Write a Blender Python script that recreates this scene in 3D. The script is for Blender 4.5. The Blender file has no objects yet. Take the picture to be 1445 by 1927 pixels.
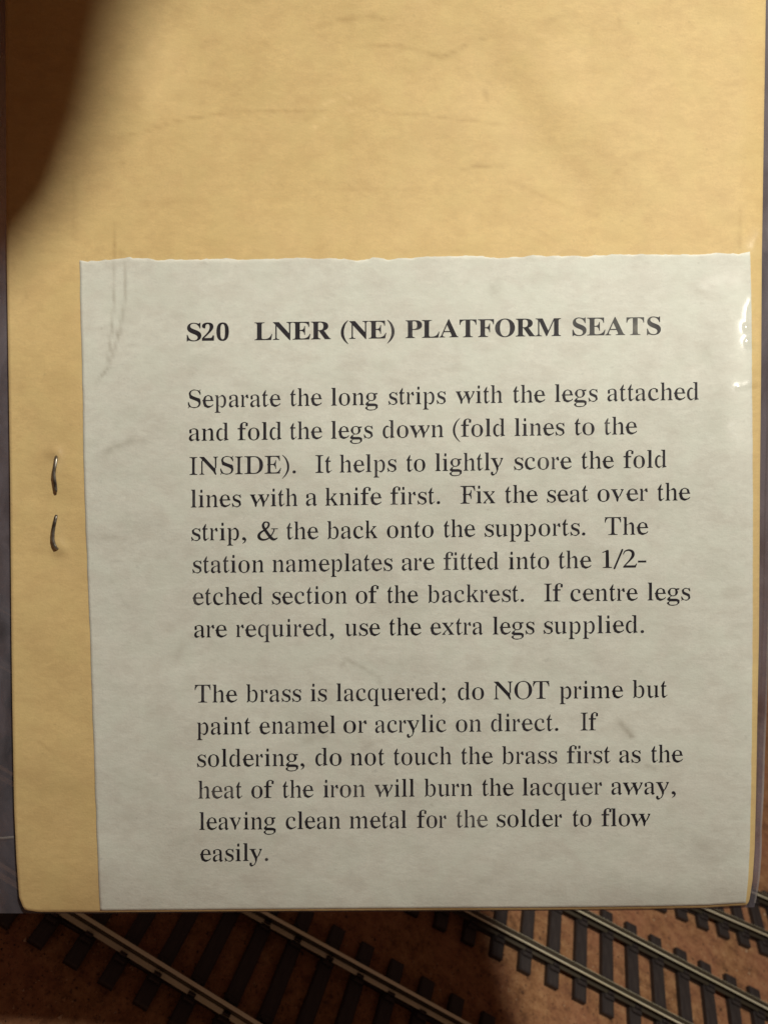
import bpy, math, random
import numpy as np
from mathutils import Vector, Matrix
from mathutils.geometry import tessellate_polygon

# ------------------------------------------------------------------ camera frame
# 1 Blender unit = 1 cm; the measuring below is in mm.  Layout table = z 0.
MM = 0.1
FPX, CX, CY = 1352.65, 722.5, 963.5            # lens in pixels of the 1445 x 1927 frame
TH, PH, DD = 0.969, -1.060, 280.52             # tilt of the table against the lens, distance along the axis
N = np.array([math.sin(TH)*math.cos(PH), math.sin(TH)*math.sin(PH), -math.cos(TH)])   # table normal in lens axes
E1 = np.cross(N, [0, 0, 1.]); E1 /= np.linalg.norm(E1)
E2 = np.cross(N, E1)
HC = -float(N @ np.array([0, 0, DD]))          # lens height over the table, mm
def W(p):                                      # lens axes (x right, y down, z forward, mm) -> world
    p = np.asarray(p, float)
    return Vector((float(p @ E1)*MM, float(p @ E2)*MM, (float(p @ N)+HC)*MM))
def WD(p):
    p = np.asarray(p, float)
    return Vector((float(p @ E1), float(p @ E2), float(p @ N)))
def ground(u, v, h=0.0):                       # table point (2-D, mm) under a direction, at height h
    r = np.array([(u-CX)/FPX, (v-CY)/FPX, 1.0])
    t = (h-HC)/float(N @ r)
    p = r*t
    return np.array([p @ E1, p @ E2])

scene = bpy.context.scene
COL = scene.collection
cam_d = bpy.data.cameras.new('camera'); cam = bpy.data.objects.new('camera', cam_d); COL.objects.link(cam)
cam_d.sensor_fit = 'HORIZONTAL'; cam_d.sensor_width = 36.0; cam_d.lens = FPX/1445*36.0
cam_d.clip_start = 0.1; cam_d.clip_end = 2000
R = Matrix((WD((1, 0, 0)), WD((0, -1, 0)), WD((0, 0, -1)))).transposed().to_4x4()
cam.matrix_world = Matrix.Translation(W((0, 0, 0))) @ R
scene.camera = cam
cam_d.dof.use_dof = True
cam_d.dof.focus_distance = 9.3
cam_d.dof.aperture_fstop = cam_d.lens*0.001/0.065     # a small opening

world = bpy.data.worlds.new('World'); scene.world = world; world.use_nodes = True
bg = world.node_tree.nodes['Background']
bg.inputs[0].default_value = (1.0, 0.56, 0.40, 1); bg.inputs[1].default_value = 0.085
scene.view_settings.view_transform = 'Standard'; scene.view_settings.look = 'None'
scene.view_settings.exposure = 0.0; scene.view_settings.gamma = 1.0

LAMP = np.array([100., -185., -105.])          # the room lamp, up and to the right behind the camera
ld = bpy.data.lights.new('lamp_bulb', 'POINT'); ld.energy = 39500; ld.color = (1.0, 0.94, 0.84); ld.shadow_soft_size = 1.35
lo = bpy.data.objects.new('lamp_bulb', ld); lo.location = W(LAMP); COL.objects.link(lo)

# ------------------------------------------------------------------ helpers
rng = np.random.default_rng(7)
random.seed(7)
def tag(o, label=None, cat=None, group=None, kind=None):
    if label: o['label'] = label
    if cat: o['category'] = cat
    if group: o['group'] = group
    if kind: o['kind'] = kind
    return o
def empty(name, loc=(0, 0, 0)):
    o = bpy.data.objects.new(name, None); o.empty_display_size = 1; o.location = loc; COL.objects.link(o); return o
def mesh_obj(name, vs, fs, mat, parent=None, smooth=False, uvs=None, attrs=None):
    me = bpy.data.meshes.new(name); me.from_pydata([tuple(v) for v in vs], [], [tuple(f) for f in fs])
    if uvs is not None:
        ul = me.uv_layers.new(name='UVMap')
        idx = np.zeros(len(me.loops), dtype=np.int32); me.loops.foreach_get('vertex_index', idx)
        ul.data.foreach_set('uv', np.asarray(uvs, np.float32)[idx].ravel())
    for k, a in (attrs or {}).items():
        at = me.attributes.new(k, 'FLOAT', 'POINT'); at.data.foreach_set('value', np.asarray(a, np.float32))
    if smooth: me.polygons.foreach_set('use_smooth', [True]*len(me.polygons))
    me.materials.append(mat); me.update()
    o = bpy.data.objects.new(name, me); COL.objects.link(o)
    if parent: o.parent = parent
    return o
def mat_new(name):
    m = bpy.data.materials.new(name); m.use_nodes = True
    nt = m.node_tree; b = nt.nodes['Principled BSDF']
    return m, nt, b
def nd(nt, t, **kw):
    n = nt.nodes.new(t)
    for k, v in kw.items():
        if k in n.inputs: n.inputs[k].default_value = v
        else: setattr(n, k, v)
    return n
def lk(nt, a, b): nt.links.new(a, b)
def ramp(nt, src, stops):
    r = nt.nodes.new('ShaderNodeValToRGB'); e = r.color_ramp.elements
    while len(e) < len(stops): e.new(0.5)
    for x, (p, c) in zip(e, stops): x.position = p; x.color = (*c, 1) if len(c) == 3 else c
    lk(nt, src, r.inputs[0]); return r.outputs[0]
def noise(nt, vec, scale, detail=6, rough=0.6, stretch=(1, 1, 1), dist=0.0):
    mp = nt.nodes.new('ShaderNodeMapping'); mp.inputs['Scale'].default_value = stretch
    lk(nt, vec, mp.inputs['Vector'])
    n = nd(nt, 'ShaderNodeTexNoise', Scale=scale, Detail=detail, Roughness=rough, Distortion=dist)
    lk(nt, mp.outputs[0], n.inputs['Vector']); return n.outputs[0]
def mixc(nt, fac, a, b, blend='MIX'):
    m = nt.nodes.new('ShaderNodeMix'); m.data_type = 'RGBA'; m.blend_type = blend
    for s, v in ((m.inputs[0], fac), (m.inputs[6], a), (m.inputs[7], b)):
        if hasattr(v, 'is_linked') or isinstance(v, bpy.types.NodeSocket): lk(nt, v, s)
        elif isinstance(v, (int, float)): s.default_value = v
        else: s.default_value = (*v, 1)
    return m.outputs[2]
def mathn(nt, op, a, b=None, clamp=False):
    m = nt.nodes.new('ShaderNodeMath'); m.operation = op; m.use_clamp = clamp
    for s, v in zip(m.inputs, (a, b)):
        if v is None: continue
        if isinstance(v, bpy.types.NodeSocket): lk(nt, v, s)
        else: s.default_value = v
    return m.outputs[0]
def bump(nt, bsdf, h, strength, dist):
    b = nd(nt, 'ShaderNodeBump', Strength=strength, Distance=dist); lk(nt, h, b.inputs['Height']); lk(nt, b.outputs[0], bsdf.inputs['Normal'])

# ------------------------------------------------------------------ materials
def paper_mat(name, base, fleck, wearcol):
    m, nt, b = mat_new(name)
    uv = nt.nodes.new('ShaderNodeUVMap').outputs[0]          # uv in centimetres of paper
    fib = noise(nt, uv, 11.0, 5, .66, (0.7, 1.25, 1))         # lengthwise fibre
    grn = noise(nt, uv, 34.0, 3, .6)
    cloud = noise(nt, uv, 0.9, 4, .55)
    c = mixc(nt, ramp(nt, fib, [(.3, (0,)*3), (.72, (1,)*3)]), tuple(x*.915 for x in base), tuple(min(x*1.05, 1) for x in base))
    c = mixc(nt, mathn(nt, 'MULTIPLY', ramp(nt, cloud, [(.42, (0,)*3), (.68, (1,)*3)]), .30), c, fleck)
    c = mixc(nt, mathn(nt, 'MULTIPLY', ramp(nt, grn, [(.35, (1,)*3), (.5, (0,)*3)]), .17), c, tuple(x*.6 for x in base))
    md = noise(nt, uv, 3.4, 5, .62, (.8, 1.3, 1), .4)
    c = mixc(nt, mathn(nt, 'MULTIPLY', ramp(nt, md, [(.40, (1,)*3), (.56, (0,)*3)]), .34), c, tuple(x*y for x, y in zip(base, (.80, .76, .74))))
    hu = noise(nt, uv, 1.9, 3, .5)
    c = mixc(nt, mathn(nt, 'MULTIPLY', ramp(nt, hu, [(.46, (0,)*3), (.60, (1,)*3)]), .35), c, tuple(x*y for x, y in zip(base, (.95, 1.0, .98))))
    sp = noise(nt, uv, 7.0, 2, .5)
    c = mixc(nt, mathn(nt, 'MULTIPLY', ramp(nt, sp, [(.70, (0,)*3), (.78, (1,)*3)]), .35), c, tuple(x*.62 for x in base))
    at = nd(nt, 'ShaderNodeAttribute', attribute_name='wear')
    c = mixc(nt, at.outputs['Fac'], c, wearcol)
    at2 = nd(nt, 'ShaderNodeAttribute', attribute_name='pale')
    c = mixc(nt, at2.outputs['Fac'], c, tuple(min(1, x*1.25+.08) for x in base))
    lk(nt, c, b.inputs['Base Color']); b.inputs['Roughness'].default_value = .78; b.inputs['Specular IOR Level'].default_value = .25
    h = mathn(nt, 'ADD', mathn(nt, 'MULTIPLY', fib, 1.0), mathn(nt, 'MULTIPLY', grn, .5))
    bump(nt, b, h, .32, .010)
    return m
M_CARD = paper_mat('manila_card', (.61, .458, .208), (.57, .41, .20), (.30, .19, .07))
M_LABEL = paper_mat('white_paper', (.61, .63, .568), (.57, .565, .51), (.24, .215, .165))
m, nt, b = mat_new('black_ink'); M_INK = m
gc = nt.nodes.new('ShaderNodeNewGeometry').outputs['Position']
ink = ramp(nt, noise(nt, gc, 1.6, 5, .65), [(.40, (.006, .005, .008)), (.60, (.022, .020, .026)), (.74, (.11, .105, .10))])  # greyer patches at random: faded print, plus film glare put into the ink colour
lk(nt, ink, b.inputs['Base Color']); b.inputs['Roughness'].default_value = .75; b.inputs['Specular IOR Level'].default_value = .1
M_INK2 = m.copy(); M_INK2.name = 'worn_black_ink'
for n_ in M_INK2.node_tree.nodes:
    if n_.type == 'VALTORGB':
        n_.color_ramp.elements[0].color = (.022, .022, .026, 1); n_.color_ramp.elements[1].color = (.075, .078, .072, 1); n_.color_ramp.elements[2].color = (.20, .20, .17, 1)

def film_mat(name, haze, hazecol, clear=(.97, .97, .96)):
    m, nt, b = mat_new(name); nt.nodes.remove(b)
    out = [n for n in nt.nodes if n.type == 'OUTPUT_MATERIAL'][0]
    tr = nd(nt, 'ShaderNodeBsdfTransparent', Color=(*clear, 1))
    df = nd(nt, 'ShaderNodeBsdfDiffuse', Color=(*hazecol, 1))
    gl = nd(nt, 'ShaderNodeBsdfGlossy', Color=(1, 1, 1, 1)); 
    uv = nt.nodes.new('ShaderNodeUVMap').outputs[0]
    lift = nd(nt, 'ShaderNodeAttribute', attribute_name='lift').outputs['Fac']
    bp = nd(nt, 'ShaderNodeBump', Strength=.3, Distance=.02)
    lk(nt, noise(nt, uv, 3.0, 5, .6, (1, 1, 1), .6), bp.inputs['Height']); lk(nt, bp.outputs[0], gl.inputs['Normal'])
    rg = nt.nodes.new('ShaderNodeMapRange'); lk(nt, lift, rg.inputs[0]); rg.inputs[3].default_value = .5; rg.inputs[4].default_value = .12
    lk(nt, rg.outputs[0], gl.inputs['Roughness'])
    a = nt.nodes.new('ShaderNodeMixShader'); a.inputs[0].default_value = haze
    hz = mathn(nt, 'MULTIPLY', ramp(nt, noise(nt, uv, 1.3, 5, .6, (1, .5, 1), .8), [(.3, (.45,)*3), (.75, (1.5,)*3)]), haze)
    lk(nt, hz, a.inputs[0]); lk(nt, tr.outputs[0], a.inputs[1]); lk(nt, df.outputs[0], a.inputs[2])
    c = nt.nodes.new('ShaderNodeMixShader')
    fr = mathn(nt, 'ADD', mathn(nt, 'MULTIPLY', lift, .075), .006)
    lk(nt, fr, c.inputs[0]); lk(nt, a.outputs[0], c.inputs[1]); lk(nt, gl.outputs[0], c.inputs[2])
    lk(nt, c.outputs[0], out.inputs[0])
    return m
M_FILM = film_mat('clear_film_front', .008, (.8, .8, .82))
M_FILMB = film_mat('clear_film_back', .115, (.66, .62, .74), (.40, .37, .40))
M_SEAM = film_mat('film_weld', .12, (.8, .78, .7))

m, nt, b = mat_new('staple_wire'); M_WIRE = m
tc = nt.nodes.new('ShaderNodeTexCoord').outputs['Object']
lk(nt, ramp(nt, noise(nt, tc, 9, 4), [(.35, (.09, .075, .06)), (.5, (.24, .22, .18)), (.7, (.42, .40, .34))]), b.inputs['Base Color'])
b.inputs['Metallic'].default_value = .85; b.inputs['Roughness'].default_value = .36
m, nt, b = mat_new('nickel_silver_rail'); M_RAIL = m
tc = nt.nodes.new('ShaderNodeTexCoord').outputs['Object']
lk(nt, ramp(nt, noise(nt, tc, 3.0, 5, .7, (.12, 1, 1)), [(.35, (.80, .77, .52)), (.7, (.97, .95, .74))]), b.inputs['Base Color'])
b.inputs['Metallic'].default_value = .2; b.inputs['Roughness'].default_value = .24
m, nt, b = mat_new('dark_rail'); M_RAIL_DARK = m  # dark metal for the sides, and for head tops that reflect a dark room
b.inputs['Base Color'].default_value = (.07, .058, .038, 1); b.inputs['Metallic'].default_value = .5; b.inputs['Roughness'].default_value = .5
m, nt, b = mat_new('sleeper_plastic'); M_SLP = m
tc = nt.nodes.new('ShaderNodeTexCoord').outputs['Object']
lk(nt, ramp(nt, noise(nt, tc, 5, 6, .6, (4, .6, 1)), [(.3, (.018, .013, .013)), (.7, (.042, .033, .030))]), b.inputs['Base Color'])
b.inputs['Roughness'].default_value = .55
bump(nt, b, noise(nt, tc, 14, 4, .6, (4, .5, 1)), .5, .02)
m, nt, b = mat_new('cork_ground'); M_CORK = m
tc = nt.nodes.new('ShaderNodeTexCoord').outputs['Object']
a1 = noise(nt, tc, .55, 5, .6); a2 = noise(nt, tc, 3.2, 8, .72); a3 = noise(nt, tc, 11, 4, .7)
vor = nd(nt, 'ShaderNodeTexVoronoi', Scale=7.5); lk(nt, tc, vor.inputs['Vector'])
c = ramp(nt, a2, [(.30, (.085, .042, .024)), (.48, (.30, .15, .068)), (.60, (.40, .22, .105)), (.78, (.52, .34, .18))])
c = mixc(nt, mathn(nt, 'MULTIPLY', ramp(nt, a1, [(.42, (0,)*3), (.62, (1,)*3)]), .45), c, (.36, .15, .09))
c = mixc(nt, mathn(nt, 'MULTIPLY', ramp(nt, a3, [(.30, (1,)*3), (.44, (0,)*3)]), .6), c, (.03, .017, .014))
lk(nt, c, b.inputs['Base Color']); b.inputs['Roughness'].default_value = .9; b.inputs['Specular IOR Level'].default_value = .2
bump(nt, b, mathn(nt, 'ADD', a2, mathn(nt, 'MULTIPLY', a3, .6)), .8, .06)
m, nt, b = mat_new('grit'); M_GRIT = m
lk(nt, ramp(nt, nd(nt, 'ShaderNodeAttribute', attribute_name='shade').outputs['Fac'], [(0, (.05, .028, .02)), (.45, (.24, .12, .06)), (.85, (.42, .25, .13)), (1, (.60, .46, .30))]), b.inputs['Base Color']); b.inputs['Roughness'].default_value = .85
m, nt, b = mat_new('pale_splinter'); M_PALE = m; b.inputs['Base Color'].default_value = (.55, .50, .42, 1)
m, nt, b = mat_new('glitter'); M_GLIT = m; b.inputs['Base Color'].default_value = (.95, .93, .85, 1); b.inputs['Metallic'].default_value = 1; b.inputs['Roughness'].default_value = .18
m, nt, b = mat_new('skin'); M_SKIN = m
b.inputs['Base Color'].default_value = (.42, .21, .13, 1); b.inputs['Roughness'].default_value = .5; b.inputs['Subsurface Weight'].default_value = .1

# ------------------------------------------------------------------ table and tracks
def grid_ground():
    o = mesh_obj('ground', [(-200, -200, 0), (200, -200, 0), (200, 200, 0), (-200, 200, 0)], [(0, 1, 2, 3)], M_CORK)
    tag(o, kind='structure')
grid_ground()

SLEEPER_H = 1.7                                 # mm
RAIL_TOP = SLEEPER_H+0.35+2.5
def extr(profile, L, cap=True):                 # profile (y, z) mm extruded along x from 0 to L
    n = len(profile); vs = [(0, y*MM, z*MM) for y, z in profile]+[(L*MM, y*MM, z*MM) for y, z in profile]
    fs = [(i, (i+1) % n, n+(i+1) % n, n+i) for i in range(n)]
    if cap: fs += [tuple(range(n))[::-1], tuple(range(n, 2*n))]
    return vs, fs
z0 = SLEEPER_H+.35
foot = [(-1.15, z0), (1.15, z0), (1.15, z0+.28), (.28, z0+.5), (.28, z0+1.55)]
PROFILE = [(-1.15, z0), (1.15, z0), (1.15, z0+.28), (.28, z0+.50), (.28, z0+1.50), (.66, z0+1.75), (.78, z0+2.16), (.72, z0+2.40), (.56, z0+2.5),
           (-.56, z0+2.5), (-.72, z0+2.40), (-.78, z0+2.16), (-.66, z0+1.75), (-.28, z0+1.50), (-.28, z0+.50), (-1.15, z0+.28)]
def box(vs, fs, x0, x1, y0, y1, zb, zt, ch=.25):
    b_ = len(vs)
    vs += [(x0, y0, zb), (x1, y0, zb), (x1, y1, zb), (x0, y1, zb), (x0, y0, zt-ch), (x1, y0, zt-ch), (x1, y1, zt-ch), (x0, y1, zt-ch),
           (x0+ch, y0+ch, zt), (x1-ch, y0+ch, zt), (x1-ch, y1-ch, zt), (x0+ch, y1-ch, zt)]
    for q in ((0, 1, 5, 4), (1, 2, 6, 5), (2, 3, 7, 6), (3, 0, 4, 7), (4, 5, 9, 8), (5, 6, 10, 9), (6, 7, 11, 10), (7, 4, 8, 11), (8, 9, 10, 11), (3, 2, 1, 0)):
        fs.append(tuple(b_+i for i in q))
def line_world(pts, h):
    P = np.array([ground(u, v, h) for u, v in pts]); c = P.mean(0)
    d = np.linalg.svd(P-c)[2][0]
    if (ground(*pts[-1], h)-ground(*pts[0], h)) @ d < 0: d = -d
    return c, d
def track(name, label, near, far, ends, pitch, back, fwd, bright_top=False):
    """near/far: points along each rail head; ends: points at the near tips of successive sleepers."""
    (c1, d1), (c2, d2) = line_world(near, RAIL_TOP), line_world(far, RAIL_TOP)
    d = d1+d2; d /= np.linalg.norm(d); w = np.array([-d[1], d[0]])
    if (c2-c1) @ w < 0: w = -w
    gauge = (c2-c1) @ w
    E = np.array([ground(u, v, .8) for u, v in ends]); s = (E-c1) @ d
    k = np.arange(len(s)); s0 = float(np.mean(s-k*pitch)); over = float(np.mean(-(E-c1) @ w))
    print('TRACK', name, 'gauge %.1f' % gauge, 'overhang %.1f' % over, 'pitch', round(float(np.polyfit(k, s, 1)[0]), 2), 'ang', round(math.degrees(math.acos(min(1, d1 @ d2))), 2))
    over = min(max(over, 4.0), 7.5); pitch = float(np.polyfit(k, s, 1)[0]); s0 = float(np.mean(s-k*pitch))
    root = empty(name, (c1[0]*MM, c1[1]*MM, 0))
    root.rotation_euler.z = math.atan2(d[1], d[0])
    sgn = 1 if (w @ np.array([-d[1], d[0]])) > 0 else -1
    tag(root, label, 'railway track', 'model railway tracks on the brown layout')
    for c_, dd in ((c1, d1), (c2, d2)):
        y = float((c_-c1) @ w)*sgn; x = float((c_-c1) @ d)
        vs, fs = extr([(py*(.62 if bright_top and pz > z0+1 else 1), pz) for py, pz in PROFILE], back+fwd)
        o = mesh_obj('rail', vs, fs, M_RAIL_DARK, root)
        o.data.materials.append(M_RAIL)
        for p in o.data.polygons:
            if p.index in ((8, 14) if bright_top else (6, 7, 9, 10)): p.material_index = 1  # reflections painted by face: bright metal where the rail glints, dark metal elsewhere
        a = math.atan2(dd @ w, dd @ d)*sgn
        o.rotation_euler.z = a
        o.location = ((x-back*math.cos(a))*MM, (y-back*math.sin(a))*MM, 0)
    # sleeper mesh with chairs
    vs, fs = [], []
    Lh = gauge+2*over
    box(vs, fs, -1.55, 1.55, -over, gauge+over, 0, SLEEPER_H, .28)
    for yr in (0, gauge):
        for sd in (-1, 1):
            y0 = yr+sd*1.25
            box(vs, fs, -1.15, 1.15, min(y0, y0+sd*.95), max(y0, y0+sd*.95), SLEEPER_H-.1, SLEEPER_H+.75, .2)
            y1 = yr+sd*.72
            box(vs, fs, -.75, .75, min(y1, y1+sd*.6), max(y1, y1+sd*.6), SLEEPER_H+.3, SLEEPER_H+1.35, .2)
        box(vs, fs, -1.35, 1.35, yr-1.9, yr+1.9, SLEEPER_H-.1, SLEEPER_H+.34, .05)
    vs = [(x*MM, sgn*y*MM, z*MM) for x, y, z in vs]
    if sgn < 0: fs = [f[::-1] for f in fs]
    first = None; web = None
    k0 = int(math.floor((-back-s0)/pitch))+1; k1 = int(math.floor((fwd-s0)/pitch))
    for kk in range(k0, k1+1):
        if first is None:
            o = mesh_obj('sleeper', vs, fs, M_SLP, root); first = o
        else:
            o = bpy.data.objects.new('sleeper', first.data); COL.objects.link(o); o.parent = root
        o.location.x = (s0+kk*pitch)*MM
        o.rotation_euler.z = random.uniform(-.012, .012)
        for yr in (0, gauge):
            if (kk % 4 == 1 and yr == 0) or (kk % 4 == 3 and yr != 0): continue       # gaps in the moulded webbing
            if web is None:
                v2, f2 = [], []
                box(v2, f2, 1.5, pitch-1.5, -.95, .95, .1, 1.25, .2)
                web = mesh_obj('web_strip', [(x*MM, y*MM, z*MM) for x, y, z in v2], f2, M_SLP, root); wo = web
            else:
                wo = bpy.data.objects.new('web_strip', web.data); COL.objects.link(wo); wo.parent = root
            wo.location = ((s0+kk*pitch)*MM, sgn*yr*MM, 0)
    return root, s0, d, w, c1, gauge
PIT = 8.24
track('model_track', 'model railway track in deep shade under the left half of the packet', [(149, 1720), (300, 1812), (484, 1927)],
      [(495, 1716), (690, 1824), (879, 1927)], [(68, 1777), (132, 1815), (195, 1857), (262, 1900)], 8.4, 180, 90, True)
track('model_track', 'model railway track with brightly lit rails crossing the lower right corner', [(902, 1722), (1100, 1827), (1292, 1927)],
      [(1105, 1717), (1270, 1804), (1445, 1894)], [(984.6, 1830), (1038, 1857), (1088, 1887), (1142, 1914)], PIT, 200, 90)
track('model_track', 'model railway track half hidden behind the bottom right corner of the packet', [(1353, 1717), (1445, 1757)],
      [(1424, 1679), (1445, 1688)], [(1282, 1728), (1324, 1747), (1363, 1766), (1402, 1787)], PIT, 200, 60)

# small bright things lying between the rails
def flake(u, v, size, name, label, cat, mat, rot, tilt, h=.15):
    g = ground(u, v, h)
    vs, fs = [], []
    sx, sy, sz = size
    box(vs, fs, -sx/2, sx/2, -sy/2, sy/2, 0, sz, min(sz*.3, .06))
    o = mesh_obj(name, [(x*MM, y*MM, z*MM) for x, y, z in vs], fs, mat)
    o.location = (g[0]*MM, g[1]*MM, h*MM*.2); o.rotation_euler = (tilt[0], tilt[1], rot)
    tag(o, label, cat); return o
flake(627, 1770, (.75, 2.6, .5), 'splinter', 'short pale splinter lying beside the shaded rail behind the packet edge', 'splinter', M_PALE, .55, (.5, 0))
flake(1034, 1771, (.42, .3, .2), 'glitter_fleck', 'left one of the two tiny glinting flecks between the lit rails', 'fleck', M_GLIT, .5, (.75, -.35), .5)
flake(1125.5, 1795.5, (.45, .32, .2), 'glitter_fleck', 'right one of the two tiny glinting flecks between the lit rails', 'fleck', M_GLIT, .7, (.75, -.35), .5)

# loose grit on the cork, one uncountable scatter
def grit():
    vs, fs, sh = [], [], []
    r_ = np.random.default_rng(3)
    for _ in range(9000):
        u, v = r_.uniform(-60, 1560), r_.uniform(1640, 2040)
        if r_.random() < .25: u, v = r_.uniform(1380, 1600), r_.uniform(600, 1760)
        g = ground(u, v, 0); q = r_.uniform(.10, .30)*(1 if r_.random() < .93 else 1.9); b0 = len(vs); t_ = r_.random()
        for k in range(3):
            a = 2.1*k+r_.uniform(0, 1.2); vs.append(((g[0]+q*math.cos(a))*MM, (g[1]+q*math.sin(a))*MM, -.02*MM)); sh.append(t_)
        vs.append(((g[0]+r_.uniform(-.3, .3)*q)*MM, (g[1]+r_.uniform(-.3, .3)*q)*MM, q*r_.uniform(.5, 1.1)*MM)); sh.append(t_)
        fs += [(b0, b0+1, b0+3), (b0+1, b0+2, b0+3), (b0+2, b0, b0+3)]
    tag(mesh_obj('grit', vs, fs, M_GRIT, attrs={'shade': sh}), kind='stuff')
grit()

# ------------------------------------------------------------------ the packet
KY = 0.030; Z0C = 92.5
NC = np.array([0, KY, -1.0]); NC /= np.linalg.norm(NC)
def cardP(u, v):                                # arrays of layout positions -> points in lens axes on the card plane
    u = np.asarray(u, float); v = np.asarray(v, float)
    rx = (u-CX)/FPX; ry = (v-CY)/FPX
    t = Z0C/(1-KY*ry)
    return np.stack([rx*t, ry*t, t], -1)
# smooth random relief
_nz = [np.random.default_rng(s).uniform(-1, 1, (64, 64)) for s in range(8)]
def vnoise(x, y, k):
    g = _nz[k]; xi = np.floor(x).astype(int); yi = np.floor(y).astype(int); fx = x-xi; fy = y-yi
    fx = fx*fx*fx*(fx*(fx*6-15)+10); fy = fy*fy*fy*(fy*(fy*6-15)+10)
    G = lambda a, b: g[a % 64, b % 64]
    return (G(xi, yi)*(1-fx)+G(xi+1, yi)*fx)*(1-fy)+(G(xi, yi+1)*(1-fx)+G(xi+1, yi+1)*fx)*fy
def segd(u, v, pts):                            # distance in px to a polyline and the position along it 0..1
    best = np.full(np.shape(u), 1e9); tt = np.zeros(np.shape(u))
    n = len(pts)-1
    for i in range(n):
        (x0, y0), (x1, y1) = pts[i], pts[i+1]
        L = (x1-x0)**2+(y1-y0)**2
        t = np.clip(((u-x0)*(x1-x0)+(v-y0)*(y1-y0))/L, 0, 1)
        d = np.hypot(u-x0-t*(x1-x0), v-y0-t*(y1-y0))
        m_ = d < best; best = np.where(m_, d, best); tt = np.where(m_, (i+t)/n, tt)
    return best, tt
def gau(u, v, cx, cy, sx, sy, a=0):
    c, s = math.cos(a), math.sin(a); x = (u-cx)*c+(v-cy)*s; y = -(u-cx)*s+(v-cy)*c
    return np.exp(-.5*((x/sx)**2+(y/sy)**2))
# long bow of the packet: slope of the face down the card, integrated
_bv = np.linspace(-120, 1800, 200)
_bs = np.interp(_bv, [-120, 60, 250, 450, 620, 900, 1300, 1500, 1640, 1800], [-.11, -.09, .07, .24, .23, .08, .05, .015, -.03, -.04])
_bh = np.concatenate([[0], np.cumsum((_bs[1:]+_bs[:-1])/2*np.diff(_bv)*.07)]); _bh -= np.interp(1000, _bv, _bh)
def relief(u, v):                               # mm towards the viewer
    u = np.asarray(u, float); v = np.asarray(v, float)
    h = .32*vnoise(u/330+3, v/300+1, 0)+.15*vnoise(u/120, v/110+7, 1)+.026*vnoise(u/48, v/40+2, 2)
    h += np.interp(v, _bv, _bh)+.07*.13*np.clip(330-u, 0, 400)**2/330*.5+.07*.07*np.clip(u-850, 0, 800)**2/600*.5
    d, t = segd(u, v, [(925, 120), (975, 215), (1040, 310), (1150, 420)])
    h -= .46*np.exp(-.5*(d/46)**2)*np.clip(np.minimum(t, 1-t)*5+.3, 0, 1)
    h += .10*gau(u, v, 1010, 190, 60, 100, .6)+.12*gau(u, v, 330, 170, 50, 110, -.5)
    for cx, cy in ((104, 852), (114, 1032)):                                   # raised where the wire pierces
        h += .22*gau(u, v, cx, cy, 9, 8)
    h -= .14*gau(u, v, 78, 900, 22, 45)+.12*gau(u, v, 88, 1045, 28, 24)+.10*gau(u, v, 90, 935, 30, 16)
    h -= .9*np.clip((v-1640)/90, 0, 1)**2*(.4+.6*np.clip((u-700)/700, 0, 1))     # bottom edge bends away
    h -= .8*np.clip((u-1385)/60, 0, 1)**2
    return h
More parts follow.
